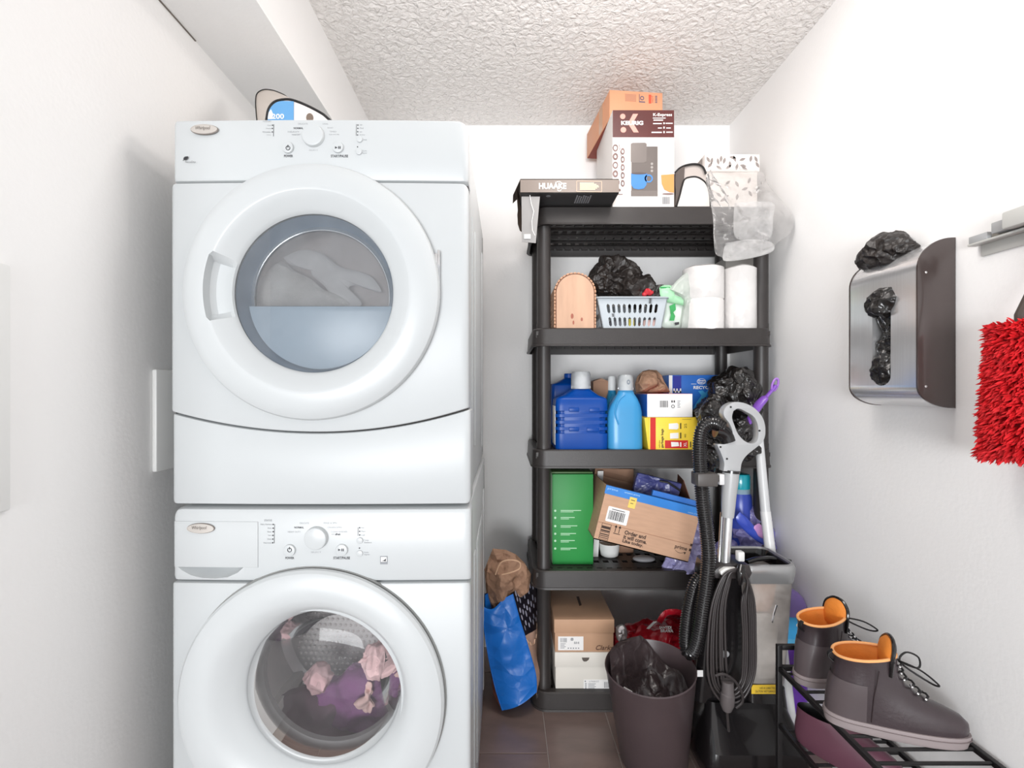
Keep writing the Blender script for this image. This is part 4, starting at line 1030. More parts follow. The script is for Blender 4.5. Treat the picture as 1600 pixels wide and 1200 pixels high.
# --- green and white packet and its film
T = Thing('wipes_packet', 'green and white packet standing between basket and paper rolls', 'packet', (X(1060, 1.88), 1.9, T2))
g = bag_sheet([(1034, 470), (1050, 446), (1064, 444), (1078, 462), (1079, 490), (1078, 511.5), (1036, 511.5), (1036, 490)], 0, 0.022, 13, 0.008, 16, lambda y: 1.915)
T.add('packet', g, M('packet_white', (226, 236, 226), 0.35, var=0.04), ang=50)
g = bag_sheet([(1030, 450), (1036, 446), (1050, 447), (1052, 462), (1070, 466), (1080, 470), (1076, 478), (1050, 474), (1034, 468)], 0, 0.012, 17, 0.006, 20, lambda y: 1.885)
T.add('green_band', g, M('packet_green', (166, 218, 176), 0.3, var=0.08), ang=50)
g = PX(1.878).poly([(1046, 478), (1055, 474), (1056, 484), (1052, 488), (1055, 494), (1053, 501), (1046, 501), (1048, 492)]); PX(1.878).line([(1032, 449), (1046, 449.5)], 2.4, g=g)
T.add('green_print', g, M('print_green', (52, 156, 84), 0.4, var=0.15, vscale=60))
g = PX(1.8775).poly([(1054, 504), (1061, 503), (1061, 507), (1055, 508.5)]); T.add('dark_print', g, ink)

# --- paper rolls in plastic film: two stacked pairs
def roll_pack(px0, px1, pyt, Y0, label, seam, seed, wrap=None):
    r = (px1 - px0) / 2 * Y0 / FOC; c = (X((px0 + px1) / 2, Y0), Y0 + r * 0.7)
    zt_ = Z(pyt, Y0); h = zt_ - T2
    T = Thing('paper_roll_pack', label, 'paper rolls', (c[0], c[1], T2), group='wrapped paper rolls')
    wrapm = M('roll_wrap', (224, 221, 219), 0.25, var=0.03, vscale=20, coat=0.3, fold=0.12, fscale=16)
    zs = [0, 0.02, 0.48, 0.5, 0.52, 0.975, 1.0] if seam else [0, 0.02, 0.5, 0.975, 1.0]
    rs = [0.93, 1, 1, 0.955, 1, 1, 0.86] if seam else [0.93, 1, 1, 1, 0.86]
    g = G(); rings = []
    for zz, rr in zip(zs, rs):
        ring_ = []
        for k_ in range(48):
            a_ = 2 * PI * k_ / 48
            d = 1 + 0.006 * noise.noise(Vector((math.cos(a_) * 3, math.sin(a_) * 3, zz * 2 + seed)))
            ring_.append(Vector((c[0] + r * rr * d * math.cos(a_), c[1] + r * rr * d * math.sin(a_), T2 + h * zz + 0.006 * (noise.noise(Vector((a_, seed, 0)))) * (zz > 0.9))))
        rings.append(ring_)
    g.loft(rings)
    T.add('roll', g, wrapm, ang=40)
    T.add('core', G().lathe([(0.022, 0), (0.022, 0.004), (0.018, 0.004), (0.018, 0)], (c[0], c[1], zt_ - 0.002), 'z', 20), card, )
    if wrap:
        T.add('film_tail', bag_sheet(wrap, 0, 0.018, seed, 0.010, 18, lambda y: Y0 + 0.03), film('wrap_film', (240, 246, 240), clear=0.35, rough=0.15, gloss=0.25, trans=0.5), ang=50)
    return T
roll_pack(1076, 1138.5, 413.5, 1.845, 'white wrapped paper rolls two high, the wider left pack', True, 1.0, [(1046, 452), (1060, 436), (1078, 424), (1084, 440), (1082, 480), (1084, 511.5), (1064, 511.5), (1068, 470)])
roll_pack(1139.5, 1189, 414.5, 1.845, 'white wrapped paper rolls in the narrower pack beside the right post', False, 2.0)
single('grey_box', G().box(X(1134, 2.06), X(1180, 2.06), 2.06, 2.20, T2, Z(402, 2.06), 0.003), M('box_midgrey', (168, 164, 160), 0.6, var=0.03), 'plain grey box standing behind the paper rolls', 'box')
# ================================================================== third tier
T3 = D3 + 0.0006
jug_outline = []
for q0, q1 in zip(rrect(-1, 1, -1, 1, 0.24, 5), rrect(-1, 1, -1, 1, 0.24, 5)[1:] + rrect(-1, 1, -1, 1, 0.24, 5)[:1]):
    jug_outline.append(q0)
    if abs(q0[0] - q1[0]) > 1: jug_outline += [(0.76 if q0[0] > 0 else -0.76, q0[1]), (0.69 if q0[0] > 0 else -0.69, q0[1]), (0.69 if q1[0] > 0 else -0.69, q0[1]), (0.76 if q1[0] > 0 else -0.76, q0[1])]
    elif abs(q0[1] - q1[1]) > 1: jug_outline += [(q0[0], q0[1] * 0.5), (q0[0], 0.0), (q0[0], q1[1] * 0.5), (q0[0], q1[1] * 0.8)]
def squash(rad):
    """the jug outline blended towards a circle"""
    t = (rad - 0.28) / 0.67; out = []
    for a, b in jug_outline:
        L = math.hypot(a, b); out.append((lerp(a, a / L, t), lerp(b, b / L, t)))
    return out
def jug(name, label, px0, px1, Y0, depth, zsh, ztop, capx, capz, body, groove=True, capm=None, back=False, dz=0.0):
    """square handled bottle: body with pressed grips, sloping shoulders, clear measuring cap"""
    x0, x1 = X(px0, Y0), X(px1, Y0); xc = (x0 + x1) / 2; w = (x1 - x0) / 2; d = depth / 2; yc = Y0 + d
    T = Thing(name, label, 'bottle', (xc, yc, T3))
    z1, z2 = Z(zsh, Y0), Z(ztop, Y0); h = z1 - T3
    prof = [(0.0, 0.88), (0.02, 0.97), (0.05, 1.0), (0.3, 1.0)]
    if groove:
        for k_ in range(4):
            q = 0.34 + 0.12 * k_
            prof += [(q, 1.0), (q + 0.010, -0.93), (q + 0.055, -0.93), (q + 0.065, 1.0)]
    prof += [(0.85, 1.0), (0.97, 0.985), (1.0, 0.94)]
    # a negative scale marks a grip groove: it bites the flanks and corners, not the middle of the front
    rings = [[Vector((xc + a_ * w * abs(s_), yc + b_ * d * ((1 if abs(a_) < 0.7 else 0.93) if s_ < 0 else s_), T3 + h * f_)) for a_, b_ in jug_outline] for f_, s_ in prof]
    cr = (X(capx[1], Y0) - X(capx[0], Y0)) / 2; cxx = (X(capx[0], Y0) + X(capx[1], Y0)) / 2
    for f_ in (0.35, 0.7, 1.0):
        sx = lerp(w * 0.94, cr * 0.95, f_); sy = lerp(d * 0.94, cr * 0.95, f_); cxm = lerp(xc, cxx, f_)
        rad = lerp(0.28, 0.95, f_)
        rings.append([Vector((cxm + a_ * sx, yc + b_ * sy, lerp(z1, z2, f_ ** 1.3))) for a_, b_ in squash(rad)])
    bo = T.add('bottle', G().loft(rings), body, ang=50)
    zc0, zc1 = z2, Z(capz, Y0)
    cm = capm or film('clear_cap', (226, 230, 234), clear=0.5, rough=0.1, gloss=0.3, trans=0.3)
    T.add('cap', G().lathe([(cr, 0), (cr * 0.98, (zc1 - zc0) * 0.85), (cr * 0.86, zc1 - zc0), (0, zc1 - zc0)], (cxx, yc, zc0), 'z', 28), cm)
    T.add('spout', G().lathe([(cr * 0.7, 0.0), (cr * 0.66, (zc1 - zc0) * 0.55), (cr * 0.3, (zc1 - zc0) * 0.88), (0, (zc1 - zc0) * 0.9)], (cxx, yc, zc0), 'z', 22), M('spout_white', (240, 240, 238), 0.4))
    return T, bo, (x0, x1, yc, d, h)
blue = M('jug_blue', (0, 66, 150), 0.34, var=0.05, spec=0.3)
T, bo, (x0, x1, yc, d, h) = jug('detergent_jug', 'big royal blue detergent jug with clear cap, front left of the third shelf', 868.5, 950.5, 1.842, 0.135, 622, 607.5, (896, 928), 580, blue)
g = G()
for px0, px1, py in ((889, 905, 636.5), (921, 937, 637), (889, 905, 667), (917, 936, 668)):
    g.box(X(px0, 1.84), X(px1, 1.84), 1.8395, 1.846, Z(py + 7, 1.84), Z(py, 1.84), 0.0025)
T.add('raised_bar', g, blue, parent=bo)
T.add('side_label', G().box(x0 - 0.0012, x0 + 0.001, yc - d * 0.7, yc + d * 0.7, T3 + h * 0.12, T3 + h * 0.85, 0.0004), paper_w, parent=bo)
jug('detergent_jug', 'second royal blue jug, mostly hidden behind the big one', 862, 906, 2.03, 0.12, 600, 590, (884, 900), 583, blue, groove=False, capm=blue)
single('small_carton', G().box(X(927, 2.06), X(952, 2.06), 2.06, 2.16, T3, Z(596, 2.06), 0.001).prism([(X(927, 2.06), Z(596, 2.06)), (X(952, 2.06), Z(596, 2.06)), (X(940, 2.06), Z(591, 2.06))], lambda a_, b_, t: Vector((a_, t, b_)), 2.063, 2.157), card_d, 'small plain cardboard carton between the blue jugs and bottles', 'box')
# --- light blue softener bottles
def softener(label, px, Y0, s, body, capc):
    xs = [X(q, Y0) for q in px]
    T = Thing('softener_bottle', label, 'bottle', ((xs[0] + xs[1]) / 2, Y0 + 0.045 * s, T3))
    xc = (xs[0] + xs[1]) / 2; w = (xs[1] - xs[0]) / 2; d = 0.042 * s; yc = Y0 + d
    zt_ = Z(610, 1.842) if s == 1 else T3 + 0.235
    h = zt_ - T3
    tab = [(0, .90, .9, 0), (.015, .97, .97, 0), (.05, 1, 1, 0), (.2, 0.995, 1, 0), (.42, .985, .97, -.01), (.55, .99, .94, 0.0), (.66, .95, .92, .02), (.76, .84, .88, .05), (.86, .66, .8, .08), (.94, .50, .62, .10), (1, .42, .5, .10)]
    rings = []
    for f_, sx, sy, off in tab:
        rings.append([Vector((xc + w * off + w * sx * a_, yc + d * sy * b_, T3 + h * f_)) for a_, b_ in rrect(-1, 1, -1, 1, 0.6 if f_ < .9 else 0.9, 6)])
    bo = T.add('bottle', G().loft(rings), body, ang=60)
    # pressed side waist
    rp = smooth_path([Vector((xc - w * 0.45, yc - d * 0.99, T3 + h * 0.45)), Vector((xc - w * 0.62, yc - d * 0.92, T3 + h * 0.62)), Vector((xc - w * 0.45, yc - d * 0.84, T3 + h * 0.82)), Vector((xc - w * 0.05, yc - d * 0.68, T3 + h * 0.93))], 5)
    T.add('pressed_ridge', G().tube(rp, 0.0035, 6), body, parent=bo)
    cr = w * 0.46; cx_ = xc + w * 0.10
    zc = zt_
    T.add('cap', G().lathe([(cr, 0), (cr * 0.95, 0.052 * s), (cr * 0.8, 0.060 * s), (0, 0.060 * s)], (cx_, yc, zc), 'z', 26), film('soft_cap', (228, 232, 234), clear=0.4, rough=0.1, gloss=0.3) if capc is None else capc)
    T.add('spout', G().lathe([(cr * 0.72, 0), (cr * 0.66, 0.03 * s), (0, 0.05 * s)], (cx_, yc, zc), 'z', 18), M('spout_white', (240, 240, 238)))
    return T
sky = M('softener_blue', (62, 150, 204), 0.34, var=0.04, coat=0.1)
T = softener('light blue fabric softener bottle with white cap beside the yellow box', (951.5, 1006.5), 1.842, 1, sky, None)
g = PX(1.8435).disc(982, 597, 2.6, ry=3.8, r_in=1.4); T.add('cap_mark', g, M('mark_slate', (120, 130, 142), 0.5))
softener('teal-blue bottle with small white cap behind the light blue bottle', (944, 972), 2.02, 1.0, M('softener_teal', (40, 142, 190), 0.28, var=0.06), M('cap_white', (240, 242, 242), 0.4))

# --- yellow garbage-bag box
Yy = 1.838
yx0, yx1, yz1 = X(1014, Yy), X(1100, Yy), Z(652, Yy)
T = Thing('bin_bag_box', 'yellow garbage bags box with red stripe on the third shelf', 'box', ((yx0 + yx1) / 2, Yy + 0.1, T3))
yel = M('box_yellow', (246, 212, 66), 0.4, var=0.03)
T.add('carton', G().box(yx0, yx1, Yy, Yy + 0.2, T3, yz1, 0.0015).prism([(yx0, T3), (yx0, yz1), (yx0 - 0.016, yz1 - 0.003)], lambda a_, b_, t: Vector((a_, t, b_)), Yy + 0.004, Yy + 0.19), yel)
p = PX(Yy - 0.0003)
redm = M('print_red', (206, 40, 36), 0.4, var=0.05)
g = p.rect(1016, 652.5, 1024.5, 706); p.rect(1039, 688, 1075, 700.5, g=g)
T.add('red_print', g, redm)
p2 = PX(Yy - 0.001)
g = p2.poly([(1045, 662), (1058, 661), (1060, 663), (1060, 669), (1058, 671), (1045, 670.5)]); p2.poly([(1047, 677), (1060, 676), (1060, 685), (1047, 685.5)], g=g); p2.poly([(1048.5, 690.5), (1060, 691), (1061, 697), (1049, 698)], g=g)
T.add('bag_picture', g, ink_white)
g = p.text('garbage bags', 1032.5, 670, 1037.5, 700, rot=90, bold=0.03); p.text('white', 1029, 688, 1031.5, 700, g, rot=90)
for yy in (661, 676): p.rect(1062.5, yy, 1064.5, yy + 9, g=g)
p.text('25', 1069, 662, 1073, 669, g, rot=90); p.text('40', 1069, 678, 1072, 684, g, rot=90); p.rect(1078, 690, 1080, 699, g=g); p.line([(1066, 655), (1080, 655)], 0.4, g=g)
T.add('lettering', g, M('print_olive', (90, 74, 32), 0.5), fix=False)
g = p2.rect(1062.5, 691, 1064.5, 698); p2.text('XL', 1068, 691, 1072.5, 698, g, rot=90); T.add('white_lettering', g, ink_white, fix=False)

# --- white box with blue side
Yv = 1.836
vx0, vx1, vz0, vz1 = X(1011.5, Yv), X(1082, Yv), yz1 + 0.0008, Z(615.5, Yv)
T = Thing('white_box', 'white box with barcode and blue end lying on the yellow box', 'box', ((vx0 + vx1) / 2, Yv + 0.1, vz0))
T.add('carton', G().box(vx0, vx1, Yv, Yv + 0.2, vz0, vz1, 0.0012), paper_w)
T.add('blue_end', G().box(vx0 - 0.0008, vx0 + 0.0002, Yv + 0.003, Yv + 0.198, vz0 + 0.001, vz1 - 0.001), M('box_blue', (30, 98, 188), 0.35, var=0.05))
T.add('red_top', G().box(vx0, vx1, Yv + 0.001, Yv + 0.2, vz1 - 0.0003, vz1 + 0.0006), redm)
p = PX(Yv - 0.0003); g = barcode(p, 1031, 626, 1044, 636.5, G(), 9)
for x_ in (1049, 1052.5): p.disc(x_ + 1, 626.5, 1.1, g=g, seg=10); p.rect(x_, 626, x_ + 2, 629, g=g)
p.disc(1051.5, 635, 3, g=g, r_in=2, seg=6)
T.add('barcode', g, ink)
g = G()
for i in range(5): p.rect(1058.5, 626 + i * 2.4, 1063 - (i % 2), 627 + i * 2.4, g=g)
T.add('small_print', g, ink_grey)

# --- kraft paper bag lump on the white box
single('paper_bag', bag_sheet([(992, 600), (996, 588), (1004, 580), (1014, 577.5), (1026, 578.5), (1034, 586), (1038, 596), (1044, 606), (1047, 613), (1030, 614.5), (1010, 614.5), (994, 614)], 0, 0.05, 51, 0.048, 11, lambda y: 1.93, hard=True), kraft, 'crumpled brown paper bag lying on the white barcode box', 'bag', ang=25)

# --- blue recycling bags box
Yr = 1.99
rx0, rx1, rz1 = X(1045, Yr), X(1127, Yr), Z(586, Yr)
T = Thing('recycling_bag_box', 'blue recycling bags box standing behind the white box', 'box', ((rx0 + rx1) / 2, Yr + 0.07, T3))
T.add('carton', G().box(rx0, rx1, Yr, Yr + 0.14, T3, rz1, 0.0015), M('recycle_blue', (36, 108, 200), 0.4, var=0.05))
p = PX(Yr - 0.0003)
T.add('white_edge', p.rect(1045.2, 586.5, 1050.5, 647, 0.0005), ink_white)
T.add('navy_print', p.rect(1051.5, 587, 1064.5, 610, 0.0003), M('navy', (24, 36, 150), 0.4))
g = G(); p.rect(1052, 611, 1064.5, 613.5, g=g)
for x_ in (1052, 1056.5, 1062): p.rect(x_, 607, x_ + 2.4, 613.5, g=g)
p.text('RECYCLING', 1083.5, 603, 1124, 608, g, bold=0.03)
p.disc(1096, 596, 7, ry=4.6, g=g, r_in=6.3, seg=28); p.text('Great', 1090.5, 593, 1102, 596, g, bold=0.03); p.text('Value', 1090.5, 596.5, 1102, 599.3, g, bold=0.03)
p.rect(1080, 599.7, 1088, 600.3, g=g); p.rect(1104, 599.7, 1118, 600.3, g=g); p.text('Large', 1086, 640, 1093, 642.5, g)
T.add('lettering', g, ink_white, fix=False)
g = p.poly([(1091, 611), (1098, 610), (1102, 614), (1106, 609), (1104, 618), (1094, 632), (1088, 640), (1083, 638), (1089, 628), (1096, 618)]); T.add('arrow_print', g, M('print_sky', (74, 170, 226), 0.4))

# --- black bin bag slumped over the shelf edge
g = G().ico(P(1140, 632, 1.88), (0.088, 0.09, 0.125), 6, crumple(0.046, 13, 61)).ico(P(1148, 606, 1.87), (0.055, 0.05, 0.058), 5, crumple(0.035, 17, 63))
g.ico(P(1112, 690, 1.765), (0.045, 0.030, 0.11), 5, crumple(0.035, 17, 65)).ico(P(1165, 690, 1.77), (0.055, 0.030, 0.08), 5, crumple(0.032, 15, 67))
g.ico(P(1118, 650, 1.82), (0.055, 0.06, 0.09), 5, crumple(0.035, 17, 69))
for v in g.v:
    if v.y > 1.806 and v.z < TOPS[2] + 0.002: v.z = TOPS[2] + 0.002
single('bin_bag', g, bag_black, 'glossy black bin bag slumped over the front of the third shelf', 'bag', ang=28)

# --- purple brush handle leaning out of the shelf
T = Thing('purple_brush', 'purple plastic handle with hanging hole leaning out beside the right post', 'brush', (0.95, 1.79, 1.03))
ctr = smooth_path([P(1164, 672, 1.78), P(1176, 648, 1.775), P(1186, 632, 1.77), P(1200, 617, 1.765), P(1212, 602, 1.76), P(1216, 594, 1.758)], 6)
rr = [0.010 + 0.013 * math.sin(min(1, i / 16) * PI * 0.75) for i in range(len(ctr))]
rr = [max(0.007, r_ if i < 17 else 0.0095) for i, r_ in enumerate(rr)]
pm_ = M('purple_plastic', (134, 84, 190), 0.3, var=0.04, coat=0.2)
T.add('handle', G().tube(ctr[:-6], rr[:-6], 12, sq=(0.6, 1.0)), pm_)
T.add('hanging_loop', G().tube([P(1211 + 6.0 * math.cos(a_) * 0.75 + 2.5 * math.sin(a_), 601 - 9.5 * math.sin(a_) + 0 * math.cos(a_), 1.76) for a_ in [2 * PI * i / 24 for i in range(24)]], 0.0040, 8, closed=True), M('lilac_plastic', (164, 116, 204), 0.3))

# ================================================================== fourth tier
T4 = D4 + 0.0006
Yg = 1.92
gx0, gx1, gz1 = X(863, Yg), X(927, Yg), Z(741, Yg)
T = Thing('green_box', 'tall bright green box with white lines of print on the fourth shelf', 'box', ((gx0 + gx1) / 2, Yg + 0.08, T4))
T.add('carton', G().box(gx0, gx1, Yg, Yg + 0.17, T4, gz1, 0.002), M('box_green', (46, 150, 72), 0.5, var=0.03))
T.add('lid', G().box(gx0 - 0.001, gx1 + 0.001, Yg + 0.02, Yg + 0.171, gz1 - 0.004, gz1 + 0.006, 0.001), M('lid_olive', (86, 120, 70), 0.5, var=0.1))
T.add('pale_end', G().box(gx0 - 0.0006, gx0 + 0.0003, Yg + 0.003, Yg + 0.168, T4 + 0.003, gz1 - 0.003), M('pale_green', (178, 214, 176), 0.5))
p = PX(Yg - 0.0003); g = G()
for i, (L, y_) in enumerate(((40, 797), (30, 808), (34, 821), (32, 833), (30, 844), (33, 856))):
    p.rect(876, y_, 868 + L, y_ + 1.1, g=g); p.rect(876, y_ + 2.4, 868 + L * 0.7, y_ + 3.2, g=g); p.disc(867.5, y_ + 1, 1.8, g=g, seg=8)
T.add('print_lines', g, M('print_palegreen', (196, 236, 202), 0.5))
single('white_board', G().add([P(934, 736, 2.03), P(943, 736, 2.03), P(934, 880, 2.01), P(926, 880, 2.01), P(934, 736, 2.036), P(943, 736, 2.036), P(934, 880, 2.016), P(926, 880, 2.016)], [(0, 1, 2, 3), (7, 6, 5, 4), (0, 4, 5, 1), (1, 5, 6, 2), (2, 6, 7, 3), (3, 7, 4, 0)]), paper_w, 'narrow white board leaning between green box and open cardboard box', 'board')

# --- open shipping box, tilted
Ya = 1.80
tl_, tr_, bl_, br_ = P(938, 757, Ya), P(1085, 793, Ya), P(927.5, 842, Ya), P(1075, 880, Ya)
u = ((tr_ - tl_) + (br_ - bl_)).normalized(); w_ = ((tr_ - tl_).length + (br_ - bl_).length) / 2
vv = Vector((0, 0, 1)); vv = (vv - u * vv.dot(u)).normalized(); h_ = ((tl_ - bl_).dot(vv) + (tr_ - br_).dot(vv)) / 2
n_ = u.cross(vv)
mx = Matrix(((u.x, -n_.x, vv.x, bl_.x), (u.y, -n_.y, vv.y, bl_.y), (u.z, -n_.z, vv.z, bl_.z), (0, 0, 0, 1)))
T = Thing('open_cardboard_box', 'tilted open cardboard box with blue tape on the fourth shelf', 'box', mx=mx)
dep = 0.25
g = open_box(G(), 0, w_, 0, dep, 0, h_, 0.004)
T.add('carton', g, card, local=True)
F = Frame((0, -0.0003, 0), (1, 0, 0), (0, 0, 1))
kx = w_ / 147.0; ky = h_ / 86.0       # photo pixels -> metres on the face
def fr(x0, y0, x1, y1, g=None): return F.rect(x0 * kx, h_ - y1 * ky, x1 * kx, h_ - y0 * ky, 0.0005, g)
T.add('fold_crease', fr(0.5, 57.5, 147, 58.3), M('crease_brown', (168, 126, 100), 0.8), local=True)
T.add('tape', fr(-1, -0.6, 148, 12.5).box(0, w_, -0.0004, 0.02, h_ - 0.0001, h_ + 0.0006), M('tape_blue', (52, 132, 214), 0.3, var=0.08), local=True, label='blue tape along the upper edge')
F2 = Frame((0, -0.0011, 0), (1, 0, 0), (0, 0, 1))
g = F2.text('amazon prime', 28 * kx, h_ - 5 * ky, 52 * kx, h_ - 2 * ky, bold=0.02); F2.text('amazon prime', 128 * kx, h_ - 11 * ky, 144 * kx, h_ - 8 * ky, g); F2.text('prime', 2 * kx, h_ - 6 * ky, 18 * kx, h_ - 2 * ky, g)
T.add('tape_lettering', g, M('tape_print', (172, 212, 240), 0.4), local=True, fix=False)
T.add('yellow_sticker', F2.rect(38 * kx, h_ - 25 * ky, 49 * kx, h_ - 8 * ky, 0.0004), M('sticker_yellow', (240, 208, 104), 0.5), local=True)
T.add('white_label', F.poly(rrect(10 * kx, 43 * kx, h_ - 54 * ky, h_ - 30 * ky, 0.004), 0.0005), paper_w, local=True)
g = G(); rnd = random.Random(4); x_ = 13.0
while x_ < 38:
    w2 = rnd.choice((0.6, 0.9, 1.4)); F2.rect(x_ * kx, h_ - 50 * ky, (x_ + w2) * kx, h_ - 36 * ky, g=g); x_ += w2 + rnd.choice((0.6, 1.0))
F2.rect(16 * kx, h_ - 34 * ky, 36 * kx, h_ - 33 * ky, g=g)
F2.rect(40.5 * kx, h_ - 18 * ky, 45 * kx, h_ - 17.2 * ky, 0.0009, g); F2.rect(40.5 * kx, h_ - 13 * ky, 46.5 * kx, h_ - 12 * ky, 0.0009, g)
T.add('barcode', g, ink, local=True, fix=False)
pr_ = M('box_print', (66, 48, 40), 0.7)
g = F.line([(7 * kx, h_ - 58 * ky), (21 * kx, h_ - 58 * ky), (21 * kx, h_ - 83 * ky), (7 * kx, h_ - 83 * ky), (7 * kx, h_ - 58 * ky)], 0.0012)
for i, t_ in enumerate((3.2, 1, 2.2, 0.8, 1.6, 1.2, 1.0)): F.rect(7.5 * kx, h_ - (62 + i * 3 + t_) * ky, 20.5 * kx, h_ - (62 + i * 3) * ky, g=g)
for x_ in (28.5, 34.5):
    F.rect((x_ - 0.5) * kx, h_ - 68 * ky, (x_ + 0.5) * kx, h_ - 58 * ky, g=g); F.poly([((x_ - 2.2) * kx, h_ - 60 * ky), ((x_ + 2.2) * kx, h_ - 60 * ky), (x_ * kx, h_ - 56 * ky)], g=g)
F.rect(26.5 * kx, h_ - 70 * ky, 37 * kx, h_ - 69 * ky, g=g)
for i, (t_, x1_) in enumerate((('Order and', 76), ('it will come.', 79), ('Like today.', 75))): F.text(t_, 43 * kx, h_ - (67 + i * 7.2) * ky, x1_ * kx, h_ - (60.5 + i * 7.2) * ky, g, bold=0.03)
F.text('prime', 122 * kx, h_ - 70.5 * ky, 141 * kx, h_ - 63 * ky, g, bold=0.02)
F.line([((124 + i * 1.4) * kx, h_ - (72 + 2.4 * math.sin(PI * i / 10)) * ky) for i in range(11)], 0.0013, g=g)
F.poly([(137 * kx, h_ - 71.5 * ky), (140.5 * kx, h_ - 71 * ky), (139 * kx, h_ - 75 * ky)], g=g)
F.rect(144 * kx, h_ - 60 * ky, 147.2 * kx, h_ - 56 * ky, g=g); F.rect(144 * kx, h_ - 68 * ky, 147.2 * kx, h_ - 64 * ky, g=g)
T.add('printed_marks', g, pr_, local=True, fix=False)
# raised flaps
f1 = G().box(0, w_ * 0.4, 0, 0.003, 0, 0.05, mx=Matrix.Translation((0, dep, h_)) @ Matrix.Rotation(math.radians(-25), 4, 'X'))
T.add('back_flap', f1, card_d, local=True)
f2 = G().box(0, 0.003, 0, dep, 0, 0.075, mx=Matrix.Translation((w_, 0, h_)) @ Matrix.Rotation(math.radians(-12), 4, 'Y'))
f2 = G().add([(w_, 0.06, h_ - 0.02), (w_, dep, h_ - 0.02), (w_ - 0.02, dep, h_ + 0.085), (w_ - 0.035, 0.14, h_ + 0.075), (w_ + 0.003, 0.06, h_ - 0.02), (w_ + 0.003, dep, h_ - 0.02), (w_ - 0.017, dep, h_ + 0.085), (w_ - 0.032, 0.14, h_ + 0.075)], [(0, 1, 2, 3), (7, 6, 5, 4), (0, 4, 5, 1), (1, 5, 6, 2), (2, 6, 7, 3), (3, 7, 4, 0)])
T.add('side_flap', f2, M('flap_redbrown', (140, 92, 74), 0.7, var=0.05), local=True)
boxmx, boxw, boxh = mx, w_, h_
def inbox(x, y, z): return mx @ Vector((x, y, z))
# contents of that box
single('blue_folder', G().box(boxw * 0.50, boxw * 0.99, 0.03, 0.036, 0.05, boxh + 0.004, mx=boxmx @ Matrix.Translation((0, 0, 0.0))).box(boxw * 0.50, boxw * 0.98, 0.026, 0.04, boxh + 0.002, boxh + 0.022, mx=boxmx), M('folder_blue', (52, 118, 200), 0.35, var=0.05), 'blue packet standing in the open cardboard box', 'packet')
single('violet_packet', G().box(boxw * 0.36, boxw * 0.86, 0.10, 0.13, 0.06, boxh + 0.065, 0.006, mx=boxmx), M('packet_violet', (72, 76, 132), 0.28, var=0.35, vscale=14, fold=0.6, fscale=18), 'dark violet-blue packet at the back of the open cardboard box', 'packet')
single('dark_strap', G().tube([boxmx @ Vector(q) for q in ((boxw * 0.6, 0.085, boxh + 0.055), (boxw * 0.68, 0.08, boxh + 0.058), (boxw * 0.76, 0.08, boxh + 0.048), (boxw * 0.84, 0.085, boxh + 0.038))], 0.004, 6), black_mt, 'short black strap lying on the violet packet', 'strap')
single('brown_carton', G().box(X(941, 2.06), X(990, 2.06), 2.06, 2.20, T4, Z(733, 2.06), 0.001), card_d, 'brown carton standing at the back behind the open box', 'box')
# bowl and scoop under the box
T = Thing('white_bowl', 'small white bowl under the lower left corner of the tilted box', 'bowl', (X(955, 1.985), 1.985 + 0.035, T4))
T.add('bowl', G().lathe([(0.0, 0.0), (0.028, 0.0), (0.036, 0.006), (0.0405, 0.03), (0.042, 0.055), (0.0395, 0.055), (0.034, 0.01), (0, 0.005)], (X(955, 1.985), 1.985 + 0.035, T4), 'z', 36), M('ceramic_white', (240, 240, 238), 0.25))
single('grey_scoop', G().ico(P(1006, 873, 1.965), (0.045, 0.03, 0.012), 3), M('scoop_grey', (176, 176, 180), 0.4), 'flat grey plastic piece on the shelf slats beside the bowl', 'plastic piece')
# lilac plastic bags
def lift(g, z, zmin):
    for v in g.v:
        if v.z < zmin: v.z = zmin
    return g
g = G().ico(P(1068, 885, 1.87), (0.075, 0.045, 0.045), 6, crumple(0.027, 20, 71)).ico(P(1098, 850, 1.89), (0.045, 0.05, 0.12), 5, crumple(0.030, 15, 73))
single('plastic_bag', lift(g, 0, T4), M('lilac_bag', (178, 174, 222), 0.25, var=0.12, vscale=14, fold=0.6, fscale=18), 'crumpled lilac plastic bag under the right corner of the tilted box', 'bag', ang=50)
g = G().ico(P(1176, 832, 1.90), (0.085, 0.06, 0.10), 6, crumple(0.043, 12, 75)).ico(P(1130, 870, 1.91), (0.06, 0.05, 0.08), 5, crumple(0.035, 14, 76))
single('plastic_bag', lift(g, 0, T4), M('violet_bag', (128, 124, 178), 0.25, var=0.15, vscale=14, coat=0.2, fold=0.6, fscale=18), 'violet-blue plastic bag behind the vacuum tubes, right end of the shelf', 'bag', ang=50)
g = bag_sheet([(1156, 800), (1170, 812), (1190, 836), (1200, 848), (1190, 850), (1166, 832), (1150, 812)], 0, 0.008, 79, 0.004, 12, lambda y: 1.80)
single('blue_wrapper', g, M('wrapper_blue', (58, 78, 178), 0.25, var=0.1), 'deep blue wrapper edge folded along the violet bag', 'wrapper', ang=50)
g = bag_sheet([(1176, 824), (1186, 818), (1194, 828), (1196, 842), (1184, 838)], 0, 0.008, 81, 0.005, 22, lambda y: 1.797)
single('pink_wrapper', g, M('wrapper_pink', (206, 150, 206), 0.25, var=0.1), 'small pink wrapper beside the grey pole on the fourth shelf', 'wrapper', ang=50)
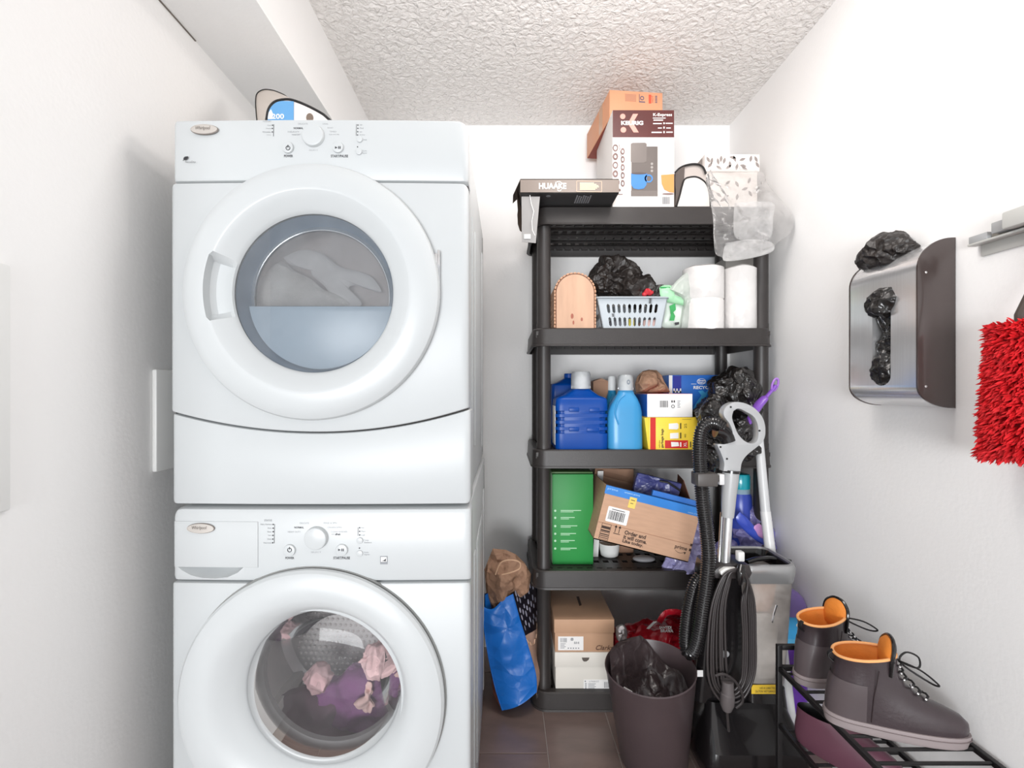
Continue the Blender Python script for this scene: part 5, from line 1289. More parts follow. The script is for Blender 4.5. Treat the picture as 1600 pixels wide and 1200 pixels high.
# bottle with teal lid
Yt = 1.86
T = Thing('spray_bottle', 'translucent blue bottle with round teal lid behind the vacuum handle', 'bottle', (X(1166, Yt), Yt + 0.05, T4))
cx_ = X(1166, Yt); k = Yt / FOC
T.add('bottle', G().lathe([(0, T4), (0.040, T4), (0.046, T4 + 0.01), (0.046, Z(800, Yt)), (0.043, Z(778, Yt)), (0.034, Z(770, Yt)), (0.034, Z(764, Yt))], (cx_, Yt + 0.05, 0), 'z', 32, cap1=True), M('bottle_blue', (52, 72, 168), 0.3, var=0.15, vscale=9))
T.add('lid', G().lathe([(0.036, Z(768, Yt)), (0.038, Z(765, Yt)), (0.038, Z(747, Yt)), (0.034, Z(743.5, Yt)), (0, Z(742, Yt))], (cx_, Yt + 0.05, 0), 'z', 32), M('teal_lid', (28, 162, 178), 0.25, var=0.04, coat=0.3))
T.add('lid_collar', G().lathe([(0.0385, Z(774, Yt)), (0.0385, Z(767, Yt)), (0.036, Z(766, Yt))], (cx_, Yt + 0.05, 0), 'z', 32), film('collar_film', (190, 220, 226), clear=0.4))

# ================================================================== bottom tier
T5 = D5 + 0.0006
Yc = 1.845
ax0, ax1, az1 = X(867, Yc), X(961, Yc), Z(1019.5, Yc)
T = Thing('shoe_box', 'off-white shoe box with finger notch, lower of the two stacked', 'shoe box', ((ax0 + ax1) / 2, Yc + 0.16, T5), group='stacked shoe boxes')
offw = M('shoe_box_white', (226, 221, 212), 0.6, var=0.02)
T.add('box', G().box(ax0 + 0.003, ax1 - 0.003, Yc + 0.003, Yc + 0.33, T5, az1 - 0.006, 0.001), offw)
lidz = Z(1042, Yc)
ld = T.add('lid', G().box(ax0, ax1, Yc, Yc + 0.333, lidz, az1, 0.0015), offw)
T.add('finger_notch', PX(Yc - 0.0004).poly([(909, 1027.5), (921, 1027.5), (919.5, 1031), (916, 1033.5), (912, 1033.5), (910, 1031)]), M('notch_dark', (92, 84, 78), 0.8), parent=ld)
p = PX(Yc - 0.0003); g = G()
for i in range(3): p.poly([(948.5 + i * 2.6, 1037), (950.4 + i * 2.6, 1037), (953.4 + i * 0.9, 1033.6 - i * 1.6 + 1), (952 + i * 0.6, 1032.6 - i * 1.2 + 1)], g=g)
p.text('adidas', 948, 1037.6, 956, 1039.6, g, bold=0.02)
T.add('logo', g, ink, parent=ld, fix=False)
p = PX(Yc + 0.0025)
T.add('label', p.rect(912, 1062, 957.5, 1077.5), paper_w)
p = PX(Yc + 0.0018); g = barcode(p, 944, 1065.5, 954.5, 1074.5, G(), 6); p.text('ULTRABOOST', 920, 1063.5, 936, 1066, g); p.disc(914.5, 1064.5, 1.1, g=g)
for i in range(4): p.rect(914, 1067.5 + i * 2.3, 916.5, 1068.6 + i * 2.3, g=g); p.rect(919, 1068 + i * 2.2, 931 - 2 * (i % 2), 1068.7 + i * 2.2, g=g)
T.add('label_print', g, ink_grey, fix=False)
cx0, cx1, cz0, cz1 = X(866, Yc), X(960, Yc), az1 + 0.0008, Z(968, Yc)
T = Thing('shoe_box', 'tan shoe box with paper label stacked on the off-white one', 'shoe box', ((cx0 + cx1) / 2, Yc + 0.16, cz0), group='stacked shoe boxes')
tan = M('shoe_box_tan', (194, 154, 124), 0.65, var=0.04)
T.add('box', G().box(cx0 + 0.003, cx1 - 0.003, Yc + 0.003, Yc + 0.325, cz0, cz1 - 0.006, 0.001), tan)
ld = T.add('lid', G().box(cx0, cx1, Yc, Yc + 0.328, Z(989, Yc), cz1, 0.0015), tan)
T.add('torn_slit', G().add([(X(900, 2.06), 2.05, cz1 + 0.0006), (X(904, 2.06), 2.05, cz1 + 0.0006), (X(907, 2.0), 1.97, cz1 + 0.0006), (X(903, 2.0), 1.96, cz1 + 0.0006), (X(900, 2.06), 2.05, cz1 - 0.0004), (X(904, 2.06), 2.05, cz1 - 0.0004), (X(907, 2.0), 1.97, cz1 - 0.0004), (X(903, 2.0), 1.96, cz1 - 0.0004)], [(0, 1, 2, 3), (7, 6, 5, 4), (0, 4, 5, 1), (1, 5, 6, 2), (2, 6, 7, 3), (3, 7, 4, 0)]), M('slit_dark', (84, 60, 48), 0.8), parent=ld)
p = PX(Yc + 0.0025); T.add('label', p.rect(872, 994.5, 911.5, 1016), paper_w)
p = PX(Yc + 0.0018); g = barcode(p, 875.5, 997, 885.5, 1003.5, G(), 12); p.text('8', 891.5, 996.5, 896, 1001, g, bold=0.03); p.text('EUR 42', 897, 1002.5, 905, 1006, g, bold=0.03)
for i in range(4): p.rect(875.5, 1005.5 + i * 2.2, 884 - (i % 2) * 2, 1006.2 + i * 2.2, g=g)
for i in range(5): p.rect(887 + i * 4, 1012, 889 + i * 4, 1013.5, g=g)
T.add('label_print', g, ink_grey, fix=False)
g = PX(Yc + 0.0022).text('Clarks', 931, 1008, 958, 1015.5, shear=0.35, bold=0.01); T.add('brand_lettering', g, M('brown_script_print', (92, 62, 48), 0.6), fix=False)
# red carrier bag
redb = M('bag_red', (196, 26, 44), 0.3, var=0.15, vscale=12, coat=0.15, fold=0.6, fscale=16)
T = Thing('red_bag', 'red plastic carrier bag with white lettering slumped on the lowest shelf', 'bag', (X(1015, 1.95), 1.98, T5))
g = G().ico(P(1025, 1000, 1.97), (0.15, 0.08, 0.075), 6, crumple(0.049, 8, 91)).ico(P(975, 1015, 1.95), (0.07, 0.06, 0.09), 5, crumple(0.038, 13, 93)).ico(P(1050, 980, 1.99), (0.06, 0.05, 0.045), 5, crumple(0.032, 14, 95))
T.add('bag', lift(g, 0, T5), redb, ang=50)
g = G().tube(smooth_path([P(1030, 972, 1.90), P(1040, 958, 1.90), P(1056, 956, 1.90), P(1070, 960, 1.90)], 6), 0.012, 8, sq=(0.35, 1)); T.add('carry_handle', g, redb)
F = PX(1.872)
g = F.text('SANTIDI', 1030, 978, 1049, 982.5, bold=0.04); F.text('BRAVA', 1032, 983, 1052, 988, g, bold=0.04); F.poly([(1010, 982), (1021, 971), (1026, 971), (1014, 983)], g=g)
T.add('lettering', g, ink_white, fix=False)
single('silver_wrapper', bag_sheet([(962, 980), (972, 975), (980, 984), (979, 1000), (966, 1002), (962, 992)], 0, 0.02, 97, 0.012, 24, lambda y: 1.875), M('foil', (206, 200, 200), 0.2, 0.6, var=0.2), 'crumpled silver wrapper between the shoe boxes and the red bag', 'wrapper', ang=30)
# ================================================================== on the floor
# --- blue shopping bag with a paper bag in it
Yq = 1.79
T = Thing('shopping_bag', 'blue reusable shopping bag with berry-print side between dryer and shelves', 'bag', (X(795, Yq), Yq + 0.08, 0))
bagblue = M('bag_blue', (24, 108, 196), 0.35, var=0.06, vscale=8, fold=0.25, fscale=9)
L = smooth_path([(754, 947, 0), (757, 985, 0), (764, 1030, 0), (774, 1075, 0), (785, 1110, 0)], 8)
R = smooth_path([(801, 928, 0), (812, 968, 0), (825, 1010, 0), (837, 1055, 0), (838, 1088, 0)], 8)
def yq(v): return Yq + 0.035 * (1 - v)          # leans a little
def face(u, v):
    i = v * (len(L) - 1); a_, b_ = L[int(round(i))], R[int(round(i))]
    px_ = lerp(a_.x, b_.x, u); py_ = lerp(a_.y, b_.y, u) + (9 * math.sin(PI * min(1, u * 1.5)) * max(0, 1 - v * 9) if u < 0.67 else 0) + v ** 8 * (-6 * u)
    q = P(px_, py_, yq(v))
    q.y -= 0.022 * math.sin(PI * u) * (0.4 + 0.6 * v) + 0.022 * (crease((q.x * 1.0, 0.1, q.z), 9, 4) - 0.25) * math.sin(PI * min(1, max(0, v * 1.4))) ** 0.5 * min(1, 6 * u * (1 - u))
    return q
T.add('front_panel', G().grid(face, 24, len(L) - 1), bagblue, ang=60, fix=False)
def sidep(u, v):
    i = int(round(v * (len(R) - 1))); a_ = R[i]
    e = smooth_path([(832, 893, 0), (840, 940, 0), (844, 1000, 0), (846, 1045, 0), (840, 1070, 0)], 8)[i]
    q = P(lerp(a_.x, e.x, u), lerp(a_.y, e.y, u), yq(v) + 0.13 * u)
    q.x += 0.012 * math.sin(PI * u) * (crease((0.3, q.y, q.z), 10, 7))
    return q
def berry(v0, v1): return lambda u, v: sidep(u, lerp(v0, v1, v))
T.add('side_panel', G().grid(berry(0.42, 1), 10, 18), M('bag_sand', (206, 168, 148), 0.45, var=0.15, vscale=9), ang=60, fix=False)
bp = T.add('berry_panel', G().grid(berry(0, 0.44), 10, 18), M('berry_black', (30, 28, 38), 0.3, var=0.2, vscale=40), ang=60, fix=False)
g = G(); rnd = random.Random(8)
for i in range(9):
    for j in range(4):
        u, v = (j + 0.5 + 0.5 * (i % 2)) / 4.6, (i + 0.5) / 10.5 * 0.42
        q = sidep(u, v); s_ = sidep(u + 0.02, v) - q; t_ = sidep(u, v + 0.03) - q
        nrm = s_.cross(t_).normalized()
        if nrm.x + -nrm.y < 0: nrm = -nrm
        su, sv = s_.normalized() * (0.004 + 0.002 * rnd.random()), t_.normalized() * (0.008 + 0.004 * rnd.random())
        vs = [q + nrm * 0.0016 + su * math.cos(2 * PI * k_ / 10) + sv * math.sin(2 * PI * k_ / 10) for k_ in range(10)]
        g.add(vs, [tuple(range(10))])
T.add('berry_print', g, M('berry_light', (168, 168, 186), 0.35, var=0.2, vscale=90), parent=bp, fix=False)
T.add('panel_edge', G().tube([sidep(0.02 + i / 20 * 0.95, 0.44 - 0.12 * (i / 20) ** 2 + 0.08 * math.sin(PI * i / 20)) + Vector((0, -0.003, 0)) for i in range(21)], 0.002, 6), M('edge_peach', (224, 188, 160), 0.5))
def backp(u, v):
    i = int(round(v * (len(L) - 1))); a_ = P(L[i].x, L[i].y, yq(v)); b_ = P(752 + 6 * v + L[i].x * 0 + 14 * v, 930 + (L[i].y - 947) * 0.97, Yq + 0.14)
    return a_.lerp(b_, u)
T.add('side_panel', G().grid(backp, 6, len(L) - 1), M('bag_red_print', (196, 120, 100), 0.45, var=0.4, vscale=14), ang=60, fix=False)
def rearp(u, v):
    i = int(round(v * (len(L) - 1)))
    return backp(1, v).lerp(sidep(1, v), u)
T.add('back_panel', G().grid(rearp, 8, len(L) - 1), bagblue, ang=60, fix=False)
T.add('inner_flap', G().grid(lambda u, v: P(lerp(758, 772, u), lerp(930, 956, v) - 4 * math.sin(PI * u), Yq + 0.06 + 0.03 * u), 6, 6), bagblue, fix=False)
T.add('piping', G().tube([face(0, i / (len(L) - 1)) for i in range(len(L))], 0.002, 6), bagblue); T.add('piping', G().tube([face(1, i / (len(L) - 1)) for i in range(len(L))], 0.002, 6), bagblue)
T = Thing('paper_bag', 'brown paper carrier bag with twisted handle stuffed into the blue shopping bag', 'bag', (X(795, 1.82), 1.84, 0.35))
kg = bag_sheet([(757, 890), (764, 872), (770, 857), (790, 859), (806, 866), (820, 880), (830, 897), (826, 925), (806, 940), (800, 960), (775, 965), (760, 930)], 0, 0.05, 101, 0.060, 9, lambda y: 1.87, hard=True)
T.add('bag', kg, kraft, ang=16)
T.add('handle', G().tube(smooth_path([P(774, 898, 1.795), P(782, 880, 1.79), P(796, 875, 1.785), P(811, 878, 1.79), P(812, 888, 1.79), P(800, 894, 1.785), P(784, 898, 1.79)], 6), 0.0026, 6), M('handle_kraft', (206, 168, 138), 0.6))
# --- waste bin
a_ = math.radians(7)
bc = Vector((X(1019, 1.60), 1.585, 0))
mx = Matrix.Translation(bc) @ Matrix.Rotation(math.radians(-4), 4, 'Y') @ Matrix.Rotation(math.radians(6), 4, 'X')
T = Thing('waste_bin', 'dark brown-black waste bin leaning beside the shoe boxes', 'bin', mx=mx)
bin_m = M('bin_plastic', (74, 62, 64), 0.38, var=0.05, bump=0.03, bscale=200)
T.add('bin', G().lathe([(0.0, 0.004), (0.102, 0.004), (0.106, 0.010), (0.139, 0.318), (0.141, 0.322), (0.138, 0.325), (0.135, 0.320), (0.102, 0.014), (0.0, 0.012)], (0, 0, 0), 'z', 56), bin_m, local=True)
bm_ = T.mx
def liner(u, v):
    """sheet that hangs from the rim at the back left and lies in folds lower down"""
    th = 2 * PI * u; r = 0.004 + v
    up_ = max(0.0, math.cos(th - math.radians(128))) ** 2
    rr_ = r * 0.124
    z = 0.215 + 0.05 * r * r + 0.115 * up_ * r ** 1.6 - 0.035 * max(0, math.cos(th + 0.9)) * r
    p = Vector((rr_ * math.cos(th), rr_ * math.sin(th), z))
    k = 0.062 * (crease(p, 10, 111) - 0.28) + 0.030 * (crease(p, 22, 114) - 0.28)
    k *= min(1, 4 * r) * (1 - 0.6 * r ** 6)
    p.z += k + 0.03 * noise.noise(p * 14)
    lim = 0.1035 + 0.033 * min(1, max(0, p.z / 0.318)) - 0.006
    L_ = math.hypot(p.x, p.y) + 0.4 * k
    if L_ > lim: L_ = lim
    return Vector((L_ * math.cos(th), L_ * math.sin(th), min(p.z, 0.345)))
g = G().grid(liner, 120, 46)
single('bin_liner', G().add([bm_ @ v for v in g.v], g.f), M('liner_black', (58, 48, 49), 0.28, var=0.1, vscale=30, coat=0.15, fold=0.35, fscale=18), 'black plastic liner crumpled inside the waste bin', 'bag', ang=40)
single('paper_scrap', G().add([bm_ @ Vector(q) for q in ((-0.110, -0.05, 0.262), (-0.085, -0.085, 0.262), (-0.075, -0.06, 0.290), (-0.095, -0.045, 0.295), (-0.108, -0.052, 0.260), (-0.083, -0.087, 0.260), (-0.073, -0.062, 0.288), (-0.093, -0.047, 0.293))], [(0, 1, 2, 3), (7, 6, 5, 4), (0, 4, 5, 1), (1, 5, 6, 2), (2, 6, 7, 3), (3, 7, 4, 0)]), paper_w, 'white scrap of paper at the left inside the waste bin', 'paper')

# --- carpet cleaner / upright vacuum
Yu = 1.56
def U(px, py, dy=0.0): return P(px, py, Yu + dy)
T = Thing('carpet_cleaner', 'upright carpet cleaner with grey handle, black hose and clear tank', 'carpet cleaner', (X(1160, Yu), Yu + 0.08, 0))
base = G()
rings = []
for zf, x0_, x1_, y0_, y1_ in ((0.0, 1090, 1238, Yu - 0.10, Yu + 0.20), (0.03, 1086, 1241, Yu - 0.11, Yu + 0.21), (0.10, 1090, 1239, Yu - 0.10, Yu + 0.2), (0.155, 1098, 1232, Yu - 0.04, Yu + 0.18), (0.20, 1104, 1226, Yu - 0.01, Yu + 0.16)):
    rings.append([Vector((a_, b_, zf + 0.004)) for a_, b_ in rrect(X(x0_, Yu), X(x1_, Yu), y0_, y1_, 0.03, 5)])
bs = T.add('base', base.loft(rings), black_gl)
T.add('wheel', G().lathe([(0, -0.012), (0.035, -0.012), (0.04, 0), (0.035, 0.012), (0, 0.012)], (X(1086, Yu) - 0.012, Yu + 0.12, 0.041), 'x', 24), black_mt)
spine = G().loft([[Vector((a_, b_, Z(py_, Yu))) for a_, b_ in rrect(X(x0_, Yu), X(x1_, Yu), Yu + 0.005, Yu + 0.13, 0.025, 5)] for py_, x0_, x1_ in ((1100, 1088, 1200), (1060, 1092, 1190), (1000, 1098, 1180), (940, 1104, 1178), (905, 1106, 1176), (888, 1110, 1172))])
T.add('body', spine, black_gl)
T.add('glossy_badge', G().ico(U(1132, 1022, 0.004), (0.016, 0.006, 0.012), 3), grey_pl)
T.add('rating_sticker', G().box(X(1090, Yu), X(1099, Yu), Yu + 0.002, Yu + 0.004, Z(1058, Yu), Z(1048, Yu)), paper_w)
# clear tank
tank_m = film('tank_clear', (236, 230, 224), clear=0.42, rough=0.06, gloss=0.25, trans=0.4)
def rr_ring(py_, x0_, x1_, y0_, y1_, r_): return [Vector((a_, b_, Z(py_, Yu))) for a_, b_ in rrect(X(x0_, Yu), X(x1_, Yu), Yu + y0_, Yu + y1_, r_, 6)]
T.add('tank', G().loft([rr_ring(1076, 1170, 1226, 0.0, 0.15, 0.02), rr_ring(1068, 1168, 1229, -0.006, 0.155, 0.025), rr_ring(1000, 1164, 1234, -0.012, 0.16, 0.03), rr_ring(902, 1158, 1240, -0.02, 0.165, 0.035)]), tank_m)
T.add('tank_core', G().loft([rr_ring(1066, 1176, 1220, 0.02, 0.13, 0.02), rr_ring(962, 1176, 1226, 0.015, 0.14, 0.02)]), M('tank_inner', (240, 234, 228), 0.35, var=0.06))
T.add('filter_cup', G().loft([rr_ring(958, 1182, 1206, 0.012, 0.06, 0.01), rr_ring(945, 1178, 1212, 0.004, 0.09, 0.012), rr_ring(905, 1174, 1218, 0.0, 0.10, 0.014)]), M('cup_copper', (190, 142, 112), 0.3, var=0.1, vscale=6))
T.add('latch_bar', G().tube([U(1213, 945, -0.016), U(1209, 958, -0.016), U(1206, 972, -0.014)], 0.004, 8), chrome)
# tank lid with its carrying opening
lid = G().loft([rr_ring(908, 1158, 1241, -0.024, 0.168, 0.035), rr_ring(893, 1152, 1243, -0.03, 0.175, 0.04), rr_ring(884, 1150, 1243, -0.03, 0.178, 0.04), rr_ring(880, 1153, 1241, -0.026, 0.176, 0.038), rr_ring(879.5, 1158, 1238, -0.016, 0.166, 0.034), rr_ring(884, 1160, 1236, -0.012, 0.162, 0.032), rr_ring(905, 1163, 1234, -0.008, 0.158, 0.03)], cap0=True, cap1=False)
lm = T.add('tank_lid', lid, M('lid_silver', (168, 168, 168), 0.25, 0.6, var=0.03))
T.add('lid_well', G().loft([rr_ring(882.5, 1159.5, 1236.5, -0.013, 0.163, 0.032), rr_ring(886, 1161, 1235, -0.010, 0.160, 0.031), rr_ring(903, 1164, 1233, -0.006, 0.156, 0.03)], False, True), black_gl, parent=lm)
T.add('carry_handle', G().tube([U(1166, 878, 0.075), U(1180, 874, 0.085), U(1200, 872, 0.09), U(1222, 874, 0.085), U(1236, 878, 0.075)], 0.009, 10, sq=(1.4, 0.8)), black_gl, parent=lm)
T.add('lid_button', G().box(X(1147, Yu), X(1157, Yu), Yu - 0.03, Yu - 0.005, Z(873, Yu), Z(858, Yu), 0.004), M('button_pale', (226, 226, 224), 0.35), parent=lm)
# bracket, white release button, cord hook
T.add('bracket', G().prism([(X(a_, Yu), Z(b_, Yu)) for a_, b_ in ((1108, 888), (1118, 880), (1142, 876), (1164, 878), (1168, 890), (1164, 898), (1128, 899), (1112, 898))], lambda u_, v_, t_: Vector((u_, t_, v_)), Yu - 0.03, Yu + 0.07), M('bracket_dark', (62, 58, 58), 0.35), bevel=0.003)
T.add('release_button', G().prism([(X(a_, Yu), Z(b_, Yu)) for a_, b_ in ((1116, 885), (1124, 880), (1140, 880), (1144, 884), (1132, 888), (1126, 895), (1117, 890))], lambda u_, v_, t_: Vector((u_, t_, v_)), Yu - 0.045, Yu - 0.025), M('button_white', (238, 236, 232), 0.3), bevel=0.002)
T.add('cord_hook', G().tube([U(1158, 888, -0.03), U(1158, 888, -0.055), U(1157, 895, -0.062), U(1156, 906, -0.064), U(1156, 913, -0.062)], [0.012, 0.013, 0.013, 0.011, 0.007], 12), black_gl)
# wand and handle
T.add('wand', G().tube([U(1133, 890, 0.0), U(1138, 805, 0.0)], 0.0135, 16), steel)
T.add('wand_rod', G().tube([U(1123, 890, 0.01), U(1128, 800, 0.01)], 0.005, 10), chrome)
grip_m = M('handle_grey', (176, 177, 178), 0.3, var=0.015, coat=0.2)
T.add('lower_grip', G().tube([U(1137, 808), U(1138, 790), U(1139, 772), U(1141, 752), U(1142, 738)], [0.0185, 0.021, 0.0225, 0.0245, 0.025], 20), grip_m)
T.add('trigger', G().box(X(1122, Yu), X(1130, Yu), Yu - 0.012, Yu + 0.012, Z(757, Yu), Z(740, Yu), 0.003), M('trigger_white', (226, 226, 226), 0.35))
T.add('collar', G().tube([U(1142, 738.5), U(1142.4, 734.5)], 0.0262, 20), black_gl)
T.add('side_pin', G().box(X(1150, Yu), X(1154, Yu), Yu - 0.008, Yu + 0.008, Z(733, Yu), Z(726, Yu), 0.002), black_mt)
outer = smooth_path([(q[0], q[1], 0) for q in ((1127, 735), (1128, 722), (1123, 707), (1118, 696), (1120, 693), (1130, 693), (1139, 686), (1141, 674), (1136, 661), (1128, 650), (1128, 640), (1135, 632), (1146, 628), (1160, 630), (1174, 637), (1186, 650), (1191, 664), (1191, 680), (1186, 691), (1174, 701), (1162, 711), (1155, 722), (1153, 735))], 5)
inner = smooth_path([(q[0], q[1], 0) for q in ((1142, 642), (1150, 638), (1162, 643), (1174, 651), (1180, 664), (1181, 680), (1177, 690), (1168, 692), (1158, 687), (1149, 677), (1144, 665), (1140, 652), (1142, 642))], 5)[:-1]
hd = T.add('handle', G().prism([(X(q.x, Yu), Z(q.y, Yu)) for q in outer], lambda u_, v_, t_: Vector((u_, t_, v_)), Yu - 0.017, Yu + 0.017, [[(X(q.x, Yu), Z(q.y, Yu)) for q in inner]]), grip_m, bevel=0.0055)
for px_, py_ in ((1142, 636), (1187, 673), (1126, 698.5), (1136, 717)): T.add('screw', G().lathe([(0.0, 0.0), (0.0032, 0.0), (0.0034, 0.002)], U(px_, py_, -0.0178), 'y', 12), black_mt, parent=hd)
T.add('hose_socket', G().tube(smooth_path([U(1118, 672, 0.0), U(1126, 674, 0), U(1134, 680, 0), U(1138, 690, 0.0)], 5), [0.024] * 16, 16), black_gl)
hp = smooth_path([U(1128, 668, 0.0), U(1118, 662, 0), U(1107, 662, -0.003), U(1098, 670, -0.005), U(1094, 686, -0.006), U(1093, 710, -0.006), U(1095, 745, -0.006), U(1099, 790, -0.01), U(1104, 830, -0.012), U(1107, 870, -0.022), U(1104, 910, -0.03), U(1098, 950, -0.03), U(1092, 990, -0.03), U(1085, 1014, -0.025), U(1077, 1020, -0.015), U(1072, 1008, 0.0), U(1073, 980, 0.01), U(1078, 945, 0.018), U(1086, 915, 0.022), U(1096, 900, 0.024)], 30)
# resample evenly so the ribs are regular
Ls = [0.0]
for a_, b_ in zip(hp[:-1], hp[1:]): Ls.append(Ls[-1] + (b_ - a_).length)
rs_pts = []; j = 0; step = 0.0019
for i in range(int(Ls[-1] / step)):
    s_ = i * step
    while Ls[j + 1] < s_: j += 1
    rs_pts.append(hp[j].lerp(hp[j + 1], (s_ - Ls[j]) / max(1e-9, Ls[j + 1] - Ls[j])))
hose_r = [0.0225 if i % 4 in (0, 1) else 0.0192 for i in range(len(rs_pts))]
T.add('hose', G().tube(rs_pts, hose_r, 16), black_gl, ang=75)
T.add('hose_clip', G().box(X(1083, Yu), X(1114, Yu), Yu - 0.04, Yu + 0.02, Z(757, Yu), Z(737, Yu), 0.004).box(X(1110, Yu), X(1128, Yu), Yu - 0.01, Yu + 0.012, Z(752, Yu), Z(742, Yu), 0.003), M('clip_grey', (84, 80, 78), 0.4))
# coiled power cord hung on the hook
cordm = M('cord_black', (58, 53, 53), 0.35, var=0.03)
rnd = random.Random(3); g = G()
for i in range(7):
    xl = 1106 + i * 4.6 + rnd.uniform(-1, 1); xr = 1180 - i * 3.2 + rnd.uniform(-1, 1); yb = 1100 - i * 4 + rnd.uniform(-6, 6)
    dy = -0.05 + 0.004 * (i % 4)
    lp = [U(1157, 890 + i * 0.8, dy), U(1144 - 0 * i, 891 + i * 0.5, dy - 0.004), U(1128 + i * 2.0, 904 + i, dy - 0.003), U(lerp(xl, 1130, 0.25), 950, dy), U(xl, 1020, dy), U(xl + 3, 1065, dy), U(lerp(xl, xr, 0.25), yb - 6, dy), U(lerp(xl, xr, 0.5), yb, dy), U(lerp(xl, xr, 0.78), yb - 10, dy), U(xr - 1, 1050, dy), U(xr, 990, dy), U(xr - 2, 940, dy), U(1168, 905 + i, dy), U(1160, 891 + i * 0.8, dy)]
    g.tube(smooth_path(lp, 7)[:-1], 0.0040, 8, closed=True)
cord = T.add('power_cord', g, cordm, ang=75)
T.add('cord_end', G().tube(smooth_path([U(1118, 1056, -0.06), U(1130, 1053, -0.062), U(1146, 1062, -0.064), U(1158, 1080, -0.062), U(1160, 1096, -0.06), U(1150, 1106, -0.058)], 6), 0.0042, 8), cordm, parent=cord)
T.add('plug', G().tube([U(1137, 1064, -0.062), U(1137, 1082, -0.062), U(1137, 1084, -0.062), U(1136, 1100, -0.062), U(1136, 1110, -0.062)], [0.017, 0.018, 0.021, 0.021, 0.013], 16), M('plug_grey', (96, 90, 90), 0.4), parent=cord)
T.add('plug_tail', G().tube(smooth_path([U(1136, 1108, -0.062), U(1137, 1124, -0.06), U(1139, 1150, -0.05)], 5), 0.0042, 8), cordm, parent=cord)
T.add('tank_foot', G().loft([rr_ring(1140, 1166, 1234, -0.02, 0.16, 0.02), rr_ring(1076, 1168, 1228, -0.008, 0.155, 0.02)]), black_gl)
T.add('warning_label', PX(Yu - 0.0125).rect(1174, 1070, 1214, 1084, 0.001), M('label_yellow', (240, 200, 60), 0.45), label='yellow warning label')
p = PX(Yu - 0.0138); g = p.text('CAUTION / HOT SURFACE', 1180, 1078.5, 1211, 1082); p.text('USE AS DIRECTED', 1187, 1073.5, 1211, 1076.5, g); T.add('label_lettering', g, ink, fix=False)

# --- grey-white pole leaning behind the cleaner
pb = P(1206, 860, 1.72); pt = P(1183, 655, 1.785); d_ = (pb - pt).normalized(); foot = pt + d_ * ((0.014 - pt.z) / d_.z)
T = Thing('mop_pole', 'pale grey pole leaning against the shelves behind the carpet cleaner', 'pole', (foot.x, foot.y, 0))
T.add('upper_tube', G().tube([pt, P(1196, 800, 1.738)], [0.0150, 0.0165], 14), M('pole_grey', (204, 205, 206), 0.3, var=0.02))
T.add('lower_tube', G().tube([P(1196, 799, 1.738), foot], [0.0178, 0.0178], 14), M('pole_white', (220, 220, 220), 0.3, var=0.02))
T.add('foot_cap', G().lathe([(0, 0.0005), (0.02, 0.0005), (0.02, 0.02), (0, 0.02)], (foot.x, foot.y, 0), 'z', 16), black_mt)

# --- purple detergent bottle
Yv_ = 1.66
T = Thing('purple_bottle', 'tall purple detergent bottle with blue label between tank and boots', 'bottle', (X(1250, Yv_), Yv_ + 0.06, 0))
xL, xR = X(1226, Yv_), X(1272, Yv_)
purp = M('bottle_purple', (92, 36, 150), 0.25, var=0.05, coat=0.3)
lav = M('bottle_lavender', (140, 118, 186), 0.3, var=0.04)
def ov(py_, f_, ff=0): return [Vector(((xL + xR) / 2 + ff + (xR - xL) / 2 * f_ * a_, Yv_ + 0.06 + 0.05 * f_ * b_, max(0.0005, Z(py_, Yv_)))) for a_, b_ in rrect(-1, 1, -1, 1, 0.7, 6)]
T.add('bottle', G().loft([ov(1160, 0.94), ov(1150, 1.0), ov(1050, 1.0), ov(968, 1.0)]), purp)
T.add('shoulder', G().loft([ov(968, 1.0), ov(955, 0.98), ov(942, 0.86, -0.004), ov(934, 0.66, -0.010), ov(930, 0.4, -0.016)]), lav)
lb = G(); rings = []
for py_, f_ in ((1002, 1.004), (999, 1.012), (970, 1.012), (967, 1.004)): rings.append(ov(py_, f_))
T.add('label', G().loft(rings, False, False), M('label_cyan', (64, 170, 228), 0.35, var=0.15, vscale=14), label='blue wrap-around label')
T.add('label_spot', G().ico(P(1253, 977, Yv_ + 0.008), (0.020, 0.004, 0.010), 3), ink_white)
T.add('label_lower', G().loft([ov(1010, 1.003), ov(1006, 1.008), ov(1001, 1.006)], False, False), M('label_cyan2', (96, 190, 236), 0.35))

# --- shoe rack and boots
rk = M('rack_black', (26, 24, 25), 0.45, var=0.05)
T = Thing('shoe_rack', 'black square-tube shoe rack beside the right wall', 'shoe rack', (0.9, 1.15, 0))
q = 0.0065
ry0, ry1, rxl, rxr = 1.0, 1.385, 0.782, XR - 0.016
ztop_ = 0.470; zs_ = 0.410
for px_ in (rxl, rxr):
    for py_ in (ry0, ry1):
        T.add('post', G().box(px_ - q, px_ + q, py_ - q, py_ + q, 0, ztop_ + q if py_ == ry1 else zs_ + q, 0.001), rk)
T.add('top_rail', G().box(rxl + q, rxr - q, ry1 - q, ry1 + q, ztop_ - q, ztop_ + q, 0.001), rk)
T.add('front_rail', G().box(rxl + q, rxr - q, ry0 - q, ry0 + q, zs_ - q, zs_ + q, 0.001), rk)
T.add('stop_rail', G().box(rxl + q, rxr - q, ry1 - q, ry1 + q, zs_ - q, zs_ + q, 0.001), rk)
